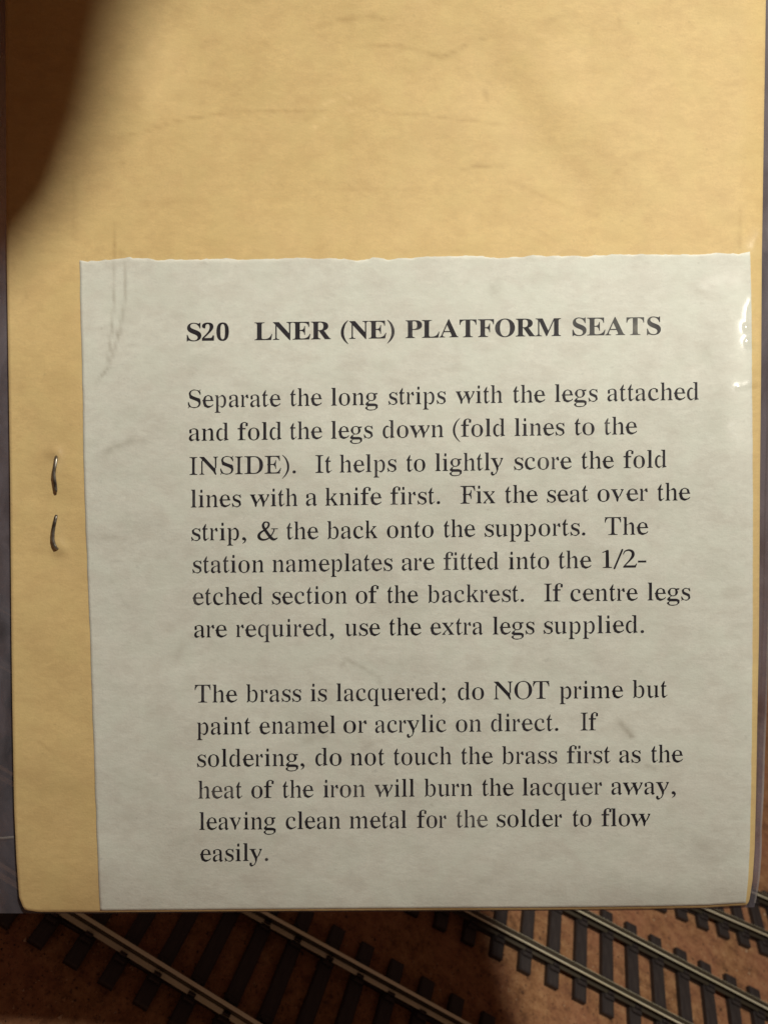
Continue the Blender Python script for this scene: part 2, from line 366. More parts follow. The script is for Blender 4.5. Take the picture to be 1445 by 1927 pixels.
CREASES = [  # polylines of scuffs seen on the face: points, width px, strength
    ([(214, 415), (216, 520), (213, 585), (206, 655), (198, 700)], 1.8, .34),
    ([(236, 470), (236, 560), (226, 620), (205, 690), (180, 722)], 2.2, .40),
    ([(180, 862), (215, 842), (250, 830), (285, 832)], 5, .30),
    ([(325, 1248), (350, 1210), (370, 1195)], 7, .18), ([(640, 1262), (650, 1240), (680, 1255), (712, 1275), (716, 1290)], 3, .26),
    ([(1160, 1355), (1183, 1378), (1190, 1392)], 5, .42), ([(1213, 1440), (1236, 1448)], 3, .30), ([(700, 1395), (680, 1415)], 6, .22),
    ([(560, 1395), (600, 1390), (618, 1380)], 6, .20), ([(807, 1520), (815, 1512)], 1.5, .5),
    ([(922, 535), (935, 552)], 10, .22), ([(190, 1008), (240, 1015)], 4, .13), ([(205, 1085), (245, 1150)], 3, .12),
    ([(70, 1395), (85, 1405), (100, 1415)], 2.2, .30), ([(205, 262), (270, 248), (340, 225), (430, 211), (540, 208), (620, 207)], 2.0, .30), ([(690, 208), (800, 216), (880, 226), (945, 233)], 1.8, .30),
    ([(585, 55), (630, 38), (690, 30), (735, 36)], 3.5, .30), ([(660, 89), (735, 84), (790, 94), (830, 108), (870, 88), (905, 72), (950, 66)], 2.6, .30), ([(866, 318), (905, 311), (965, 309)], 2.0, .36),
    ([(142, 320), (138, 380), (140, 450)], 4, .18), ([(912, 165), (918, 190)], 4, .30), ([(1010, 48), (1060, 28), (1090, 22)], 3, .18), ([(1150, 330), (1190, 300), (1220, 275)], 3, .14),
    ([(1162, 33), (1170, 48)], 4, .34), ([(355, 155), (420, 158)], 3, .14), ([(560, 235), (640, 178), (655, 182)], 4, .16), ([(980, 350), (1060, 385), (1130, 408)], 3, .20), ([(230, 470), (228, 490)], 3, .2),
    ([(240, 352), (420, 350), (700, 356), (900, 352)], 1.6, .08), ([(230, 300), (233, 330)], 5, .14), ([(260, 382), (400, 376)], 4, .09),
    ([(1395, 380), (1390, 440), (1392, 470)], 3, .20), ([(1160, 35), (1172, 45)], 4, .18), ([(55, 545), (36, 585)], 2.5, .22),
    ([(700, 690), (745, 690)], 6, .12), ([(600, 560), (760, 520)], 4, .06), ([(380, 1560), (470, 1580), (560, 1578)], 4, .07),
    ([(1125, 850), (1180, 900), (1200, 930)], 8, .09), ([(1330, 620), (1350, 720), (1345, 820)], 14, .09), ([(640, 1000), (655, 1120), (660, 1230)], 2.5, .08),
    ([(590, 470), (760, 474), (900, 470)], 2, .06), ([(300, 430), (420, 455), (560, 440)], 3, .07)]
def wear(u, v):
    w = np.zeros(np.shape(u))
    for pts, wd, st in CREASES:
        d, t = segd(u, v, pts)
        ends = np.clip(np.minimum(t, 1-t)*6+.25, 0, 1)
        w = np.maximum(w, 1.5*st*np.exp(-.5*(d/wd)**2)*ends*(.65+.35*vnoise(u/9, v/9, 5)))
    w += .10*np.clip(vnoise(u/60, v/26, 3)-.25, 0, 1)+.12*np.clip(vnoise(u/20, v/11, 4)-.3, 0, 1)
    w += .10*gau(u, v, 195, 890, 14, 18)+.08*gau(u, v, 240, 1000, 40, 20)
    return np.clip(w, 0, .8)
def pts3(u, v, h):
    P = cardP(u, v)*(1-np.asarray(h)[..., None]/Z0C)
    return P @ np.stack([E1, E2, N], 1)*MM+np.array([0, 0, HC*MM])
def uvcm(u, v): return np.stack([np.asarray(u, float)/125., -np.asarray(v, float)/125.], -1)

def sheet(name, left, right, top, bot, thick, lift, mat, parent, step=6.0, attrs=True, back=True, hfun=None):
    """Thin sheet between two side outlines (functions of s 0..1) and top/bottom outlines, following the relief."""
    nu = int(1430/step); nv = int(1750/step)
    s = np.linspace(0, 1, nu+1)[None, :]; t = np.linspace(0, 1, nv+1)[:, None]
    # Coons style blend of the four measured outlines
    tl = np.array([np.interp(0, *left(None)), 0]) if False else None
    Lx, Ly = left(t); Rx, Ry = right(t); Tx, Ty = top(s); Bx, By = bot(s)
    U = (1-s)*Lx+s*Rx; V = (1-t)*Ty+t*By
    h = (hfun or relief)(U, V)+lift
    F = pts3(U, V, h).reshape(-1, 3); n1 = nu+1
    fs = []
    idx = np.arange((nu+1)*(nv+1)).reshape(nv+1, nu+1)
    q = np.stack([idx[:-1, :-1], idx[1:, :-1], idx[1:, 1:], idx[:-1, 1:]], -1).reshape(-1, 4)
    fs = q.tolist(); vs = F
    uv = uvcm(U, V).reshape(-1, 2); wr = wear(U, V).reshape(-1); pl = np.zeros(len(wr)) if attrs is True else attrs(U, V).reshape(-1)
    if back:
        ring = np.concatenate([idx[0, :], idx[1:, -1], idx[-1, -2::-1], idx[-2:0:-1, 0]])
        Bk = pts3(U.reshape(-1)[ring], V.reshape(-1)[ring], h.reshape(-1)[ring]-thick)
        b0 = len(vs); vs = np.vstack([vs, Bk]); m_ = len(ring)
        for i in range(m_):
            j = (i+1) % m_
            fs.append((int(ring[i]), int(ring[j]), b0+j, b0+i))
        uv = np.vstack([uv, uv[ring]]); wr = np.concatenate([wr, wr[ring]*0]); pl = np.concatenate([pl, pl[ring]*0])
    key = 'pale' 
    return mesh_obj(name, vs.tolist(), fs, mat, parent, smooth=True, uvs=uv, attrs={'wear': wr, 'pale': pl})
def curve(pts):                                 # interpolator x(y) from measured points
    a = np.array(pts, float)
    return lambda y: np.interp(y, a[:, 1], a[:, 0])
def curvey(pts):
    a = np.array(pts, float)
    return lambda x: np.interp(x, a[:, 0], a[:, 1])
def ragged(n, amp, k): 
    return lambda s: amp*(vnoise(s*n, s*0+k, 6)+.5*vnoise(s*n*2.7, s*0+k+3, 7))

packet = empty('kit_packet', W(cardP(722, 1000)))
bpy.context.view_layer.update()
tag(packet, 'clear bag with stapled buff card and white instruction slip held over the tracks', 'instruction packet')
def child(o):
    o.parent = packet; o.matrix_parent_inverse = packet.matrix_world.inverted(); return o

# buff card
def card_glare(U, V):  # film glare painted into the card colour as paler patches and streaks
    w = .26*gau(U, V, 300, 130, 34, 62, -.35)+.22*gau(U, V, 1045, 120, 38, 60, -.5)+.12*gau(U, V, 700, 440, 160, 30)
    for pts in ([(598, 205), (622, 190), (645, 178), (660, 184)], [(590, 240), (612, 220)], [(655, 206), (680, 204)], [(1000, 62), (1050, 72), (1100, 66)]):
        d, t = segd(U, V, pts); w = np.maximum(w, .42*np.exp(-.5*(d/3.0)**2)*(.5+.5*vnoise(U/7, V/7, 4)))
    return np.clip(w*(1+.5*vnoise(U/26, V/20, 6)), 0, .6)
cl = curve([(9, -80), (10, 0), (11.5, 250), (12.5, 480), (16, 700), (19, 900), (21.5, 1200), (23, 1320), (26.5, 1520), (31, 1620), (36, 1690), (45, 1713), (60, 1720)])
cr = curve([(1444, -80), (1441, 0), (1437, 250), (1433.5, 480), (1432, 700), (1430, 900), (1428, 1200), (1425, 1350), (1422.5, 1500), (1420, 1600), (1416, 1660), (1410, 1700), (1400, 1716)])
vt = -75.
def cb(x): return np.interp(x, [30, 60, 190, 450, 700, 1000, 1200, 1330, 1410], [1712, 1717, 1717.5, 1715.5, 1714, 1713, 1711.5, 1709, 1704])
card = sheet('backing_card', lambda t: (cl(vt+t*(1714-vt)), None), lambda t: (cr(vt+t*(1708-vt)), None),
             lambda s: (None, vt+0*s), lambda s: (None, cb(35+s*1375)), .45, 0., M_CARD, None, attrs=card_glare)
child(card)

# white slip, torn along its top, glued on the card
ll = curve([(149.5, 486), (151, 560), (154.5, 690), (157.5, 860), (159, 930), (161, 985), (166, 1100), (171, 1240), (174.5, 1350), (178, 1450), (182, 1560), (185, 1640), (188.5, 1712)])
lr = curve([(1411.5, 476), (1414, 600), (1415, 700), (1416.5, 900), (1416.5, 1150), (1415, 1330), (1413.5, 1500), (1411, 1600), (1408, 1660), (1403, 1705)])
_ra = ragged(41, 1.9, 1); _rb = ragged(160, .9, 4); rg1 = lambda s: _ra(s)*(.5+.8*np.abs(vnoise(s*9, s*0+2, 3)))+_rb(s); rg2 = ragged(33, .45, 5); rg3 = ragged(37, .4, 9)
lt = curvey([(149, 489), (165, 490.5), (182, 491), (215, 486.5), (260, 485.5), (310, 488), (380, 487), (480, 488.5), (560, 485), (610, 487.5), (665, 486.5), (674, 489.5), (700, 486.5), (770, 485), (800, 481.5), (905, 481), (930, 484), (1010, 480.5), (1100, 481), (1190, 477.5), (1300, 478), (1345, 475.5), (1411, 476)])
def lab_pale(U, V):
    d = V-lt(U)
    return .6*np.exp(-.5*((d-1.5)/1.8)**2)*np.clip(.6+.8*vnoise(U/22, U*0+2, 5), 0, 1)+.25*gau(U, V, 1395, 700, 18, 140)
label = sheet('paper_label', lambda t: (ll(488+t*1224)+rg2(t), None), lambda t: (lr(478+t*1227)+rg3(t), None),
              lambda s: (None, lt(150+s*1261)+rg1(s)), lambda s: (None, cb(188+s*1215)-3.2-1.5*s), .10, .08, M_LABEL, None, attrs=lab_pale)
child(label)

# ------------------------------------------------------------------ printed text: serif outlines
# outlines in thousandths of the type size: advance, then closed loops of x, y pairs
REGULAR = {
'&': (778, [[191,-39,151,-32,111,-17,71,7,40,36,23,66,13,104,10,146,15,176,24,201,38,226,57,251,85,281,109,301,134,319,210,361,220,369,219,376,196,419,180,454,172,484,167,516,168,541,174,571,186,599,203,626,217,644,234,659,251,669,269,676,289,679,309,680,374,670,396,662,411,654,426,643,437,629,445,611,452,586,454,566,453,539,440,496,418,456,389,421,343,381,339,374,401,279,481,170,486,169,489,171,521,219,551,277,578,339,576,382,569,385,504,386,501,389,500,394,500,409,503,414,509,415,579,416,601,422,621,416,731,415,736,414,739,411,740,391,739,388,734,385,631,385,624,382,622,329,619,319,567,209,516,129,521,119,564,71,581,56,599,46,619,44,656,50,719,75,726,73,731,69,734,64,734,56,716,31,684,0,639,-27,619,-34,601,-38,581,-40,564,-38,526,-25,486,0,461,21,444,40,439,42,379,3,319,-22,256,-37,221,-40], [236,29,279,28,321,38,371,58,401,76,407,84,405,91,330,199,260,309,254,313,184,267,155,241,137,216,123,191,116,171,113,146,114,129,119,110,131,86,146,69,166,53,188,41,211,33], [301,434,309,436,326,452,344,471,357,489,372,521,381,564,382,591,375,609,356,624,331,634,301,630,282,619,266,591,258,564,256,534,261,509,279,469,296,439]]),
'(': (333, [[294,-194,234,-136,180,-74,148,-26,115,34,88,96,78,139,71,194,69,266,73,324,86,386,118,471,151,539,172,574,204,612,256,663,291,692,299,696,304,695,306,691,304,684,228,581,211,551,194,511,176,459,158,394,146,336,141,284,141,209,144,169,150,131,166,69,188,9,216,-51,241,-91,305,-184,306,-189,304,-195,299,-196]]),
')': (333, [[36,-195,34,-189,37,-181,117,-64,136,-26,154,14,175,71,190,131,196,172,199,214,199,289,194,336,176,416,157,481,137,534,117,574,91,611,36,684,34,691,36,695,41,696,49,692,84,663,139,609,170,571,200,519,235,439,252,394,259,366,269,301,271,231,267,166,255,106,236,59,204,-6,170,-61,135,-104,106,-136,51,-190,44,-195]]),
',': (250, [[71,-140,69,-134,73,-126,109,-90,129,-65,135,-46,137,-21,134,-13,101,-11,89,-5,76,5,68,16,62,31,60,44,62,59,73,81,89,95,109,102,131,102,146,96,161,84,192,36,196,24,198,9,193,-29,178,-66,166,-83,156,-93,136,-109,101,-130,81,-140]]),
'-': (333, [[39,191,36,194,35,199,35,251,36,259,41,262,289,262,296,261,300,256,300,196,299,193,294,190]]),
'.': (250, [[111,-6,91,3,75,21,68,41,69,64,78,84,96,100,116,107,139,106,159,97,175,79,182,59,181,36,172,16,154,0,134,-7]]),
'/': (278, [[6,-50,-6,-42,-15,-29,-16,-16,-10,4,235,679,243,691,251,698,264,701,276,699,287,691,295,679,296,666,290,646,45,-29,37,-41,29,-48,16,-51]]),
'1': (500, [[109,1,106,4,105,11,106,21,109,24,198,41,202,44,204,49,205,589,204,594,199,597,111,565,104,567,99,571,96,576,96,584,100,591,109,597,201,644,206,656,209,659,234,661,264,675,274,676,280,671,284,663,297,659,300,651,311,49,313,44,317,41,401,24,405,19,405,6,401,1,394,0]]),
'2': (500, [[36,0,33,6,38,21,30,39,34,51,134,177,192,254,219,294,254,353,274,393,294,448,300,486,299,528,294,549,286,568,277,584,266,595,246,609,228,619,201,624,174,622,136,612,109,598,95,586,86,574,52,499,46,491,41,490,36,490,32,494,29,504,38,544,51,586,63,611,84,635,116,658,154,675,189,684,219,686,249,682,286,672,319,657,344,639,360,621,379,589,392,549,399,504,397,476,389,441,380,414,363,376,334,334,243,226,166,143,121,89,124,85,131,85,401,85,409,91,444,147,451,150,469,150,473,146,473,141,432,6,429,1,421,0]]),
';': (278, [[91,-140,89,-134,93,-126,131,-83,144,-65,150,-44,152,-21,149,-12,116,-7,104,1,95,9,87,21,83,34,84,59,93,79,109,93,129,100,151,100,166,94,179,84,208,36,213,9,207,-29,194,-64,183,-81,174,-91,151,-110,116,-132,99,-141], [124,346,104,356,90,371,83,391,84,414,93,434,109,448,129,455,151,455,173,444,186,429,193,409,192,386,181,364,166,352,146,345]]),
'D': (722, [[54,1,36,7,31,11,29,19,31,24,79,35,101,36,109,38,116,44,123,54,130,79,132,106,132,554,126,596,119,611,111,621,96,629,71,630,26,638,22,644,24,651,34,657,54,662,324,662,429,653,471,643,491,635,493,626,496,624,534,601,561,579,594,544,612,516,625,491,639,454,647,424,653,381,656,334,653,279,647,236,632,181,617,146,596,114,566,81,536,57,510,41,508,39,508,31,505,29,484,20,444,10,374,2,311,0], [284,36,351,35,384,39,419,48,450,66,476,91,497,124,514,166,526,221,534,299,533,381,524,456,511,504,502,529,489,554,472,576,459,590,426,612,404,621,379,627,346,630,301,630,271,626,259,621,250,614,245,604,242,589,240,569,241,86,245,61,252,49,264,41]]),
'E': (611, [[24,0,19,6,19,16,21,22,56,29,81,40,106,43,116,56,122,76,125,104,125,314,121,322,111,323,107,326,105,346,108,356,121,359,125,366,125,546,119,594,114,608,107,619,96,625,76,626,51,634,26,638,22,644,23,659,26,661,34,662,519,662,529,661,532,654,531,629,526,626,511,625,508,619,510,611,527,591,532,576,532,474,531,469,526,465,516,465,511,469,499,519,486,550,476,566,451,598,435,611,409,619,374,624,274,625,239,621,230,616,225,609,221,596,219,574,219,369,221,360,229,358,294,358,311,361,321,366,346,393,359,414,372,446,384,498,388,501,394,502,401,501,404,499,405,389,401,375,389,361,399,354,400,334,398,326,389,321,388,319,399,309,405,296,405,184,405,176,401,172,389,172,384,174,374,229,364,261,350,286,322,314,311,319,294,322,229,323,222,321,219,311,219,94,221,71,227,56,236,48,251,43,276,40,361,41,401,46,434,54,449,60,461,69,501,119,526,159,546,204,551,208,566,208,570,206,571,199,554,104,545,84,523,59,520,49,520,44,523,41,536,40,541,36,536,4,531,0,524,0]]),
'F': (556, [[26,1,22,6,24,24,29,26,71,30,94,39,110,54,120,81,123,109,123,316,119,324,109,326,106,329,105,346,107,356,120,361,123,366,123,556,117,594,112,606,104,616,89,626,64,627,21,638,18,644,19,659,24,662,31,662,509,662,519,660,521,654,520,631,516,627,501,626,497,621,499,614,516,594,521,579,521,474,519,467,514,465,504,465,499,469,486,522,469,561,439,602,424,614,396,621,364,625,261,626,231,621,224,615,219,605,216,584,216,371,219,361,226,360,286,360,306,363,316,368,344,401,356,424,366,454,376,501,381,504,394,504,400,499,400,389,395,376,383,364,383,361,389,359,392,354,393,336,391,328,383,321,396,306,400,294,400,181,398,174,394,172,384,171,376,176,367,229,357,261,343,286,316,316,304,322,284,325,224,324,219,323,217,319,216,106,218,84,223,64,234,46,254,34,279,29,334,25,338,19,336,3,326,0]]),
'I': (333, [[34,0,29,6,29,19,31,24,70,31,94,42,102,49,109,59,116,84,118,571,114,601,109,614,103,621,94,627,79,633,34,638,30,644,30,656,34,661,41,662,286,661,290,659,291,654,291,644,289,639,249,634,224,624,211,611,205,589,203,569,203,104,207,69,218,49,229,40,244,33,291,24,294,19,293,4,289,0,281,0]]),
'N': (722, [[586,-15,546,34,521,88,509,108,186,501,180,506,174,508,159,507,155,499,157,94,160,71,171,35,181,30,214,25,218,19,218,6,215,1,209,0,64,0,54,2,51,11,54,24,89,30,97,34,108,79,110,101,110,499,110,504,114,508,129,509,133,511,135,521,135,559,133,566,84,624,76,630,54,639,51,651,54,660,61,662,194,662,205,659,537,254,544,247,554,246,566,249,568,256,567,576,553,626,546,631,509,639,507,644,507,656,511,661,516,662,661,662,671,659,673,646,670,639,636,633,628,629,615,576,614,254,612,249,609,246,591,244,589,234,589,104,593,86,612,36,614,-6,613,-11,609,-15]]),
'O': (722, [[321,-14,241,14,204,35,166,66,141,95,123,121,107,146,93,176,73,234,63,296,63,366,68,404,75,436,95,491,112,524,138,564,174,606,194,622,214,635,281,662,329,677,384,677,434,662,471,647,509,625,544,595,565,571,585,544,602,516,617,486,629,454,637,426,643,396,647,359,648,324,646,291,641,259,634,226,623,191,609,161,594,134,569,96,532,54,511,38,494,27,421,-2,379,-15,349,-16], [320,19,379,18,406,21,424,28,441,38,471,64,494,94,509,124,521,166,532,231,536,306,534,396,526,464,512,521,494,564,482,581,465,601,451,615,429,630,409,639,389,643,326,644,304,641,289,636,271,626,243,604,229,589,216,571,199,539,188,501,176,429,171,349,173,269,181,201,196,141,213,101,226,81,246,58,266,41,286,29,304,22]]),
'S': (556, [[66,-15,62,-9,64,19,69,22,84,23,86,26,87,34,86,66,69,106,62,134,62,206,63,211,66,214,86,215,91,213,103,169,116,134,156,58,166,49,179,41,214,28,249,22,319,22,336,24,351,29,376,45,402,74,419,104,425,129,425,164,420,186,407,206,386,226,361,242,301,272,206,313,169,332,164,333,159,328,154,328,141,339,129,354,111,386,111,421,100,459,91,529,94,559,102,569,122,606,134,624,149,636,164,640,244,677,276,678,299,676,314,670,389,651,419,646,444,635,451,637,459,644,471,676,481,678,491,676,493,671,493,651,489,647,471,644,469,614,471,599,488,566,493,551,494,486,491,478,474,479,469,482,447,539,422,571,407,601,397,614,369,632,331,644,306,646,254,646,239,644,219,635,197,619,181,599,167,569,161,541,163,504,167,486,178,471,200,454,234,434,319,393,384,369,419,353,424,354,429,360,434,359,454,345,467,329,487,291,486,256,497,216,498,189,496,144,484,109,464,64,446,44,434,35,421,31,412,19,309,-14,279,-15,251,-14,181,9,144,17,124,29,116,31,106,29,98,21,86,-14,79,-16]]),
'T': (611, [[129,1,126,4,125,11,125,21,129,25,180,29,196,34,209,41,221,56,230,84,232,111,232,624,229,628,224,630,156,629,127,624,106,615,98,606,73,569,58,541,46,506,39,466,34,462,21,461,16,464,14,471,14,576,20,596,36,618,38,624,34,629,19,630,15,634,15,659,19,661,26,662,534,662,544,661,547,654,546,634,541,630,526,629,523,624,525,616,541,596,547,579,547,469,546,464,541,461,529,461,524,466,515,511,505,541,490,569,456,614,446,620,432,624,401,629,334,629,329,628,327,624,326,109,329,81,336,56,349,40,361,33,377,29,429,25,434,19,434,4,431,1,424,0]]),
'a': (444, [[314,-14,301,-11,295,-6,294,9,279,48,246,49,237,51,267,76,275,86,278,94,279,236,278,241,274,245,251,245,238,241,209,229,182,211,166,199,150,181,140,164,133,144,130,116,131,99,136,76,145,61,154,54,166,50,229,50,232,49,226,41,201,20,171,2,159,-9,131,-13,109,-12,95,-9,91,1,73,19,60,39,55,51,50,76,49,94,52,121,56,139,65,161,86,191,114,215,149,234,174,245,199,248,271,274,276,277,279,284,277,359,274,379,266,400,257,414,244,424,229,428,204,430,179,429,161,427,146,420,136,409,132,399,132,386,138,344,138,319,137,296,132,286,121,280,104,277,86,278,71,284,65,294,60,391,69,410,86,425,111,432,181,461,239,462,279,449,309,434,329,416,340,399,351,364,355,326,357,64,359,56,364,52,394,50,399,46,400,41,397,34,372,9,361,-9,341,-14], [409,51,407,54,409,56,414,56,414,51]]),
'b': (500, [[61,-17,57,-14,56,-9,57,31,61,39,76,43,79,51,79,584,76,606,71,621,60,631,36,640,34,654,36,660,41,662,151,662,156,659,158,651,158,411,164,407,189,408,195,406,196,404,179,391,170,381,163,369,158,351,158,94,161,69,168,49,174,42,194,40,209,29,224,23,261,21,274,24,291,37,309,59,324,89,334,124,340,159,343,194,343,264,338,316,324,365,309,389,289,402,261,407,216,405,209,409,219,424,249,447,259,459,276,463,296,463,321,459,331,446,364,420,393,381,412,336,421,286,424,226,420,179,414,149,402,104,389,74,378,54,366,39,354,28,329,18,297,-1,286,-11,254,-15,226,-12,216,-1,186,18,159,22,139,38,134,39,74,-13,69,-16]]),
'c': (444, [[206,-14,196,-12,186,-4,104,38,89,49,88,54,99,58,99,61,83,89,71,114,61,144,55,171,51,224,55,266,64,306,81,354,101,391,124,416,141,428,164,434,226,462,254,464,284,463,319,447,356,427,369,414,377,396,382,364,378,309,369,301,346,296,324,299,310,306,308,314,304,396,297,414,285,426,271,431,231,431,219,429,203,421,184,404,166,379,151,346,144,319,140,291,142,234,146,194,156,154,171,119,192,91,216,71,244,60,269,56,306,56,321,59,356,74,394,102,399,101,406,95,412,86,402,71,381,49,354,33,259,-12,241,-15]]),
'd': (500, [[166,-14,149,-9,142,1,116,22,99,41,78,71,60,119,50,174,49,236,56,299,66,339,78,369,94,395,119,423,149,446,156,456,161,460,189,463,219,460,224,456,229,446,249,430,262,416,264,411,261,408,204,408,184,404,169,394,156,376,144,346,133,289,130,224,133,159,136,132,146,91,159,64,174,49,194,42,226,42,241,45,259,55,281,57,288,61,306,88,314,114,314,349,311,364,304,379,296,389,275,406,284,409,309,408,314,414,314,586,311,606,304,621,289,632,256,639,253,644,253,656,256,661,264,662,389,661,392,659,394,651,395,89,398,69,402,59,413,49,436,39,439,34,438,21,436,18,431,15,386,11,296,-13,292,-9,292,1,296,6,313,14,315,24,314,51,309,55,296,55,291,54,281,42,259,38,239,16,222,1,214,-11,194,-14]]),
'e': (444, [[201,-14,192,-11,184,-5,104,38,82,54,81,60,93,64,93,69,73,109,60,146,53,186,50,236,46,240,34,241,30,244,30,266,34,277,51,280,55,284,70,334,85,371,101,399,118,419,131,428,151,434,189,453,199,460,219,463,254,462,261,460,271,453,310,434,334,428,355,409,368,386,377,361,382,339,390,284,394,280,406,279,410,274,411,246,407,241,401,240,151,240,148,236,147,231,151,186,156,159,167,126,181,102,201,82,226,69,249,63,304,62,326,69,342,76,359,88,391,122,396,121,401,118,410,109,412,104,400,84,378,56,351,37,291,6,266,-5,256,-12,239,-15], [149,281,159,280,304,280,312,281,314,286,314,301,305,359,292,394,274,419,254,430,216,431,199,425,183,411,164,384,152,351,146,316,146,289]]),
'f': (333, [[31,1,28,9,30,21,36,24,66,27,79,31,91,43,97,59,99,84,99,391,98,399,94,402,31,404,28,411,29,446,31,450,36,451,89,451,97,454,99,461,100,531,105,564,120,604,130,621,141,635,181,657,221,674,254,676,281,674,329,646,351,642,361,631,365,614,360,534,354,524,334,517,309,518,291,526,288,534,288,561,292,621,289,634,281,641,269,644,226,642,211,631,199,611,192,581,193,456,196,452,201,451,286,450,291,444,291,414,290,406,284,402,201,402,196,401,192,396,192,89,196,56,206,38,216,31,229,27,279,23,284,16,283,4,279,0,271,0]]),
'g': (500, [[189,-204,106,-188,101,-185,96,-176,89,-172,81,-173,76,-179,71,-178,66,-171,79,-166,77,-156,43,-141,34,-131,29,-119,29,-96,33,-84,39,-74,51,-65,94,-50,97,-46,99,-41,98,-29,95,-24,71,-10,56,-6,43,9,38,21,34,36,37,64,44,69,61,71,65,91,74,104,87,116,101,126,131,141,138,151,154,153,164,159,161,164,144,175,127,181,122,189,106,201,92,216,76,241,61,269,57,281,55,319,60,344,88,391,106,411,122,424,123,429,115,434,116,437,124,440,144,439,159,447,199,461,256,462,299,449,314,440,364,435,369,436,374,441,379,443,456,442,460,439,459,434,444,431,439,426,438,396,435,391,379,389,373,386,373,376,398,326,400,309,400,281,394,256,367,211,359,201,339,179,314,170,301,161,274,152,254,149,201,151,175,144,161,134,147,119,138,101,135,86,137,71,143,66,151,63,171,60,309,59,346,55,369,50,394,41,414,31,431,19,440,16,446,9,452,-6,459,-39,456,-49,443,-51,441,-54,451,-66,453,-76,452,-91,447,-109,439,-121,431,-123,409,-142,389,-152,377,-174,366,-179,246,-203], [207,-169,299,-166,326,-159,354,-146,372,-129,381,-109,384,-74,378,-54,371,-47,364,-43,336,-40,146,-39,131,-43,112,-61,103,-79,100,-94,100,-111,107,-131,122,-149,141,-160,169,-166], [208,181,256,181,274,186,285,194,294,205,301,219,307,236,313,281,313,334,311,356,302,384,301,396,297,406,284,421,269,429,251,431,206,431,189,427,174,417,164,405,155,391,148,371,143,331,143,286,145,256,151,234,159,215,174,196,191,184]]),
'h': (500, [[51,0,47,6,48,21,70,29,81,36,87,49,91,69,91,584,89,606,84,621,74,632,50,641,48,656,51,661,56,662,164,662,169,659,170,651,170,401,172,391,176,389,186,389,201,394,219,395,244,422,276,447,284,457,291,461,309,463,334,462,349,459,356,448,381,424,394,399,405,361,409,326,409,84,411,59,415,44,422,34,429,29,450,21,452,6,449,1,441,0,296,0,291,1,288,4,289,21,309,27,317,34,325,46,329,64,330,326,326,361,321,376,316,384,309,390,299,393,264,394,236,388,219,388,211,386,188,366,175,349,171,339,171,64,175,46,181,35,191,28,210,21,212,14,211,4,209,1,201,0]]),
'i': (278, [[49,1,45,9,47,21,51,24,74,28,87,36,95,49,99,74,98,391,94,406,88,416,79,422,54,429,53,434,54,446,56,450,64,451,189,450,192,446,193,439,194,66,197,49,204,36,216,28,236,24,241,21,243,14,242,4,239,1,231,0], [139,541,119,547,111,556,109,591,111,641,114,649,121,654,136,658,151,659,172,654,179,649,182,644,184,604,182,559,179,551,169,545,154,541]]),
'k': (500, [[49,1,45,9,47,21,74,31,84,41,89,56,91,79,91,206,88,211,76,214,73,219,77,241,89,249,91,256,91,594,89,611,84,624,74,633,53,639,50,644,50,654,51,659,59,662,164,662,169,659,170,651,171,250,174,247,179,246,211,246,219,249,225,259,230,281,235,291,309,377,325,419,320,424,294,428,291,439,294,449,304,451,419,451,426,449,429,441,427,429,406,423,400,419,298,311,294,301,301,284,300,261,302,251,306,247,319,244,339,221,340,216,331,212,330,209,333,201,431,47,446,31,466,22,469,16,468,6,466,1,459,0,311,0,302,1,299,9,301,21,324,27,333,36,335,49,331,61,238,209,231,213,199,213,186,210,174,199,171,191,171,69,173,51,179,39,189,30,210,21,212,14,211,4,209,1,201,0]]),
'l': (278, [[49,1,45,9,47,21,51,24,74,28,87,36,95,49,99,74,98,594,96,611,91,624,79,633,56,639,53,644,53,656,56,661,61,662,186,662,191,659,193,651,193,69,197,49,204,36,216,28,239,23,242,19,243,6,240,1,234,0]]),
'm': (778, [[51,1,48,9,50,21,76,31,86,41,92,56,94,79,93,384,89,404,81,416,74,422,54,428,50,431,49,444,51,449,61,451,171,450,176,444,177,391,179,388,186,386,196,387,209,394,224,395,229,397,256,426,286,449,293,459,311,463,339,462,359,457,365,449,381,436,391,425,403,406,411,385,419,381,434,382,446,393,464,395,469,397,496,426,526,448,534,457,541,461,574,463,596,460,632,424,648,394,657,361,660,334,661,74,663,56,668,41,674,34,681,29,703,21,705,9,702,1,694,0,546,0,539,1,536,4,535,14,537,21,558,29,566,34,574,46,578,61,580,89,580,309,577,351,570,376,564,385,556,390,534,394,501,393,471,381,449,379,431,363,419,344,418,64,422,46,429,35,439,28,459,21,460,14,459,4,456,1,449,0,304,0,296,2,294,9,296,21,316,29,326,36,332,46,337,64,337,334,332,366,327,379,321,385,304,393,274,394,259,393,239,386,219,385,211,383,191,364,180,349,176,339,177,64,181,46,186,36,196,29,216,21,217,4,214,1,206,0]]),
'n': (500, [[51,0,47,6,48,21,70,29,81,36,87,49,91,66,91,371,89,394,84,409,73,421,51,429,48,436,50,449,59,451,166,450,170,444,171,394,176,390,186,390,201,394,219,395,244,423,276,448,286,459,301,462,319,463,349,459,356,448,372,434,384,419,395,396,402,374,409,324,409,86,410,61,415,44,421,34,429,29,450,21,452,14,451,4,446,0,439,0,296,0,291,1,288,4,289,21,309,27,317,34,325,46,329,64,330,326,326,361,321,376,316,384,309,390,299,393,264,394,239,389,219,389,214,388,189,367,176,351,171,339,171,64,175,46,181,35,191,28,210,21,212,14,211,4,209,1,201,0]]),
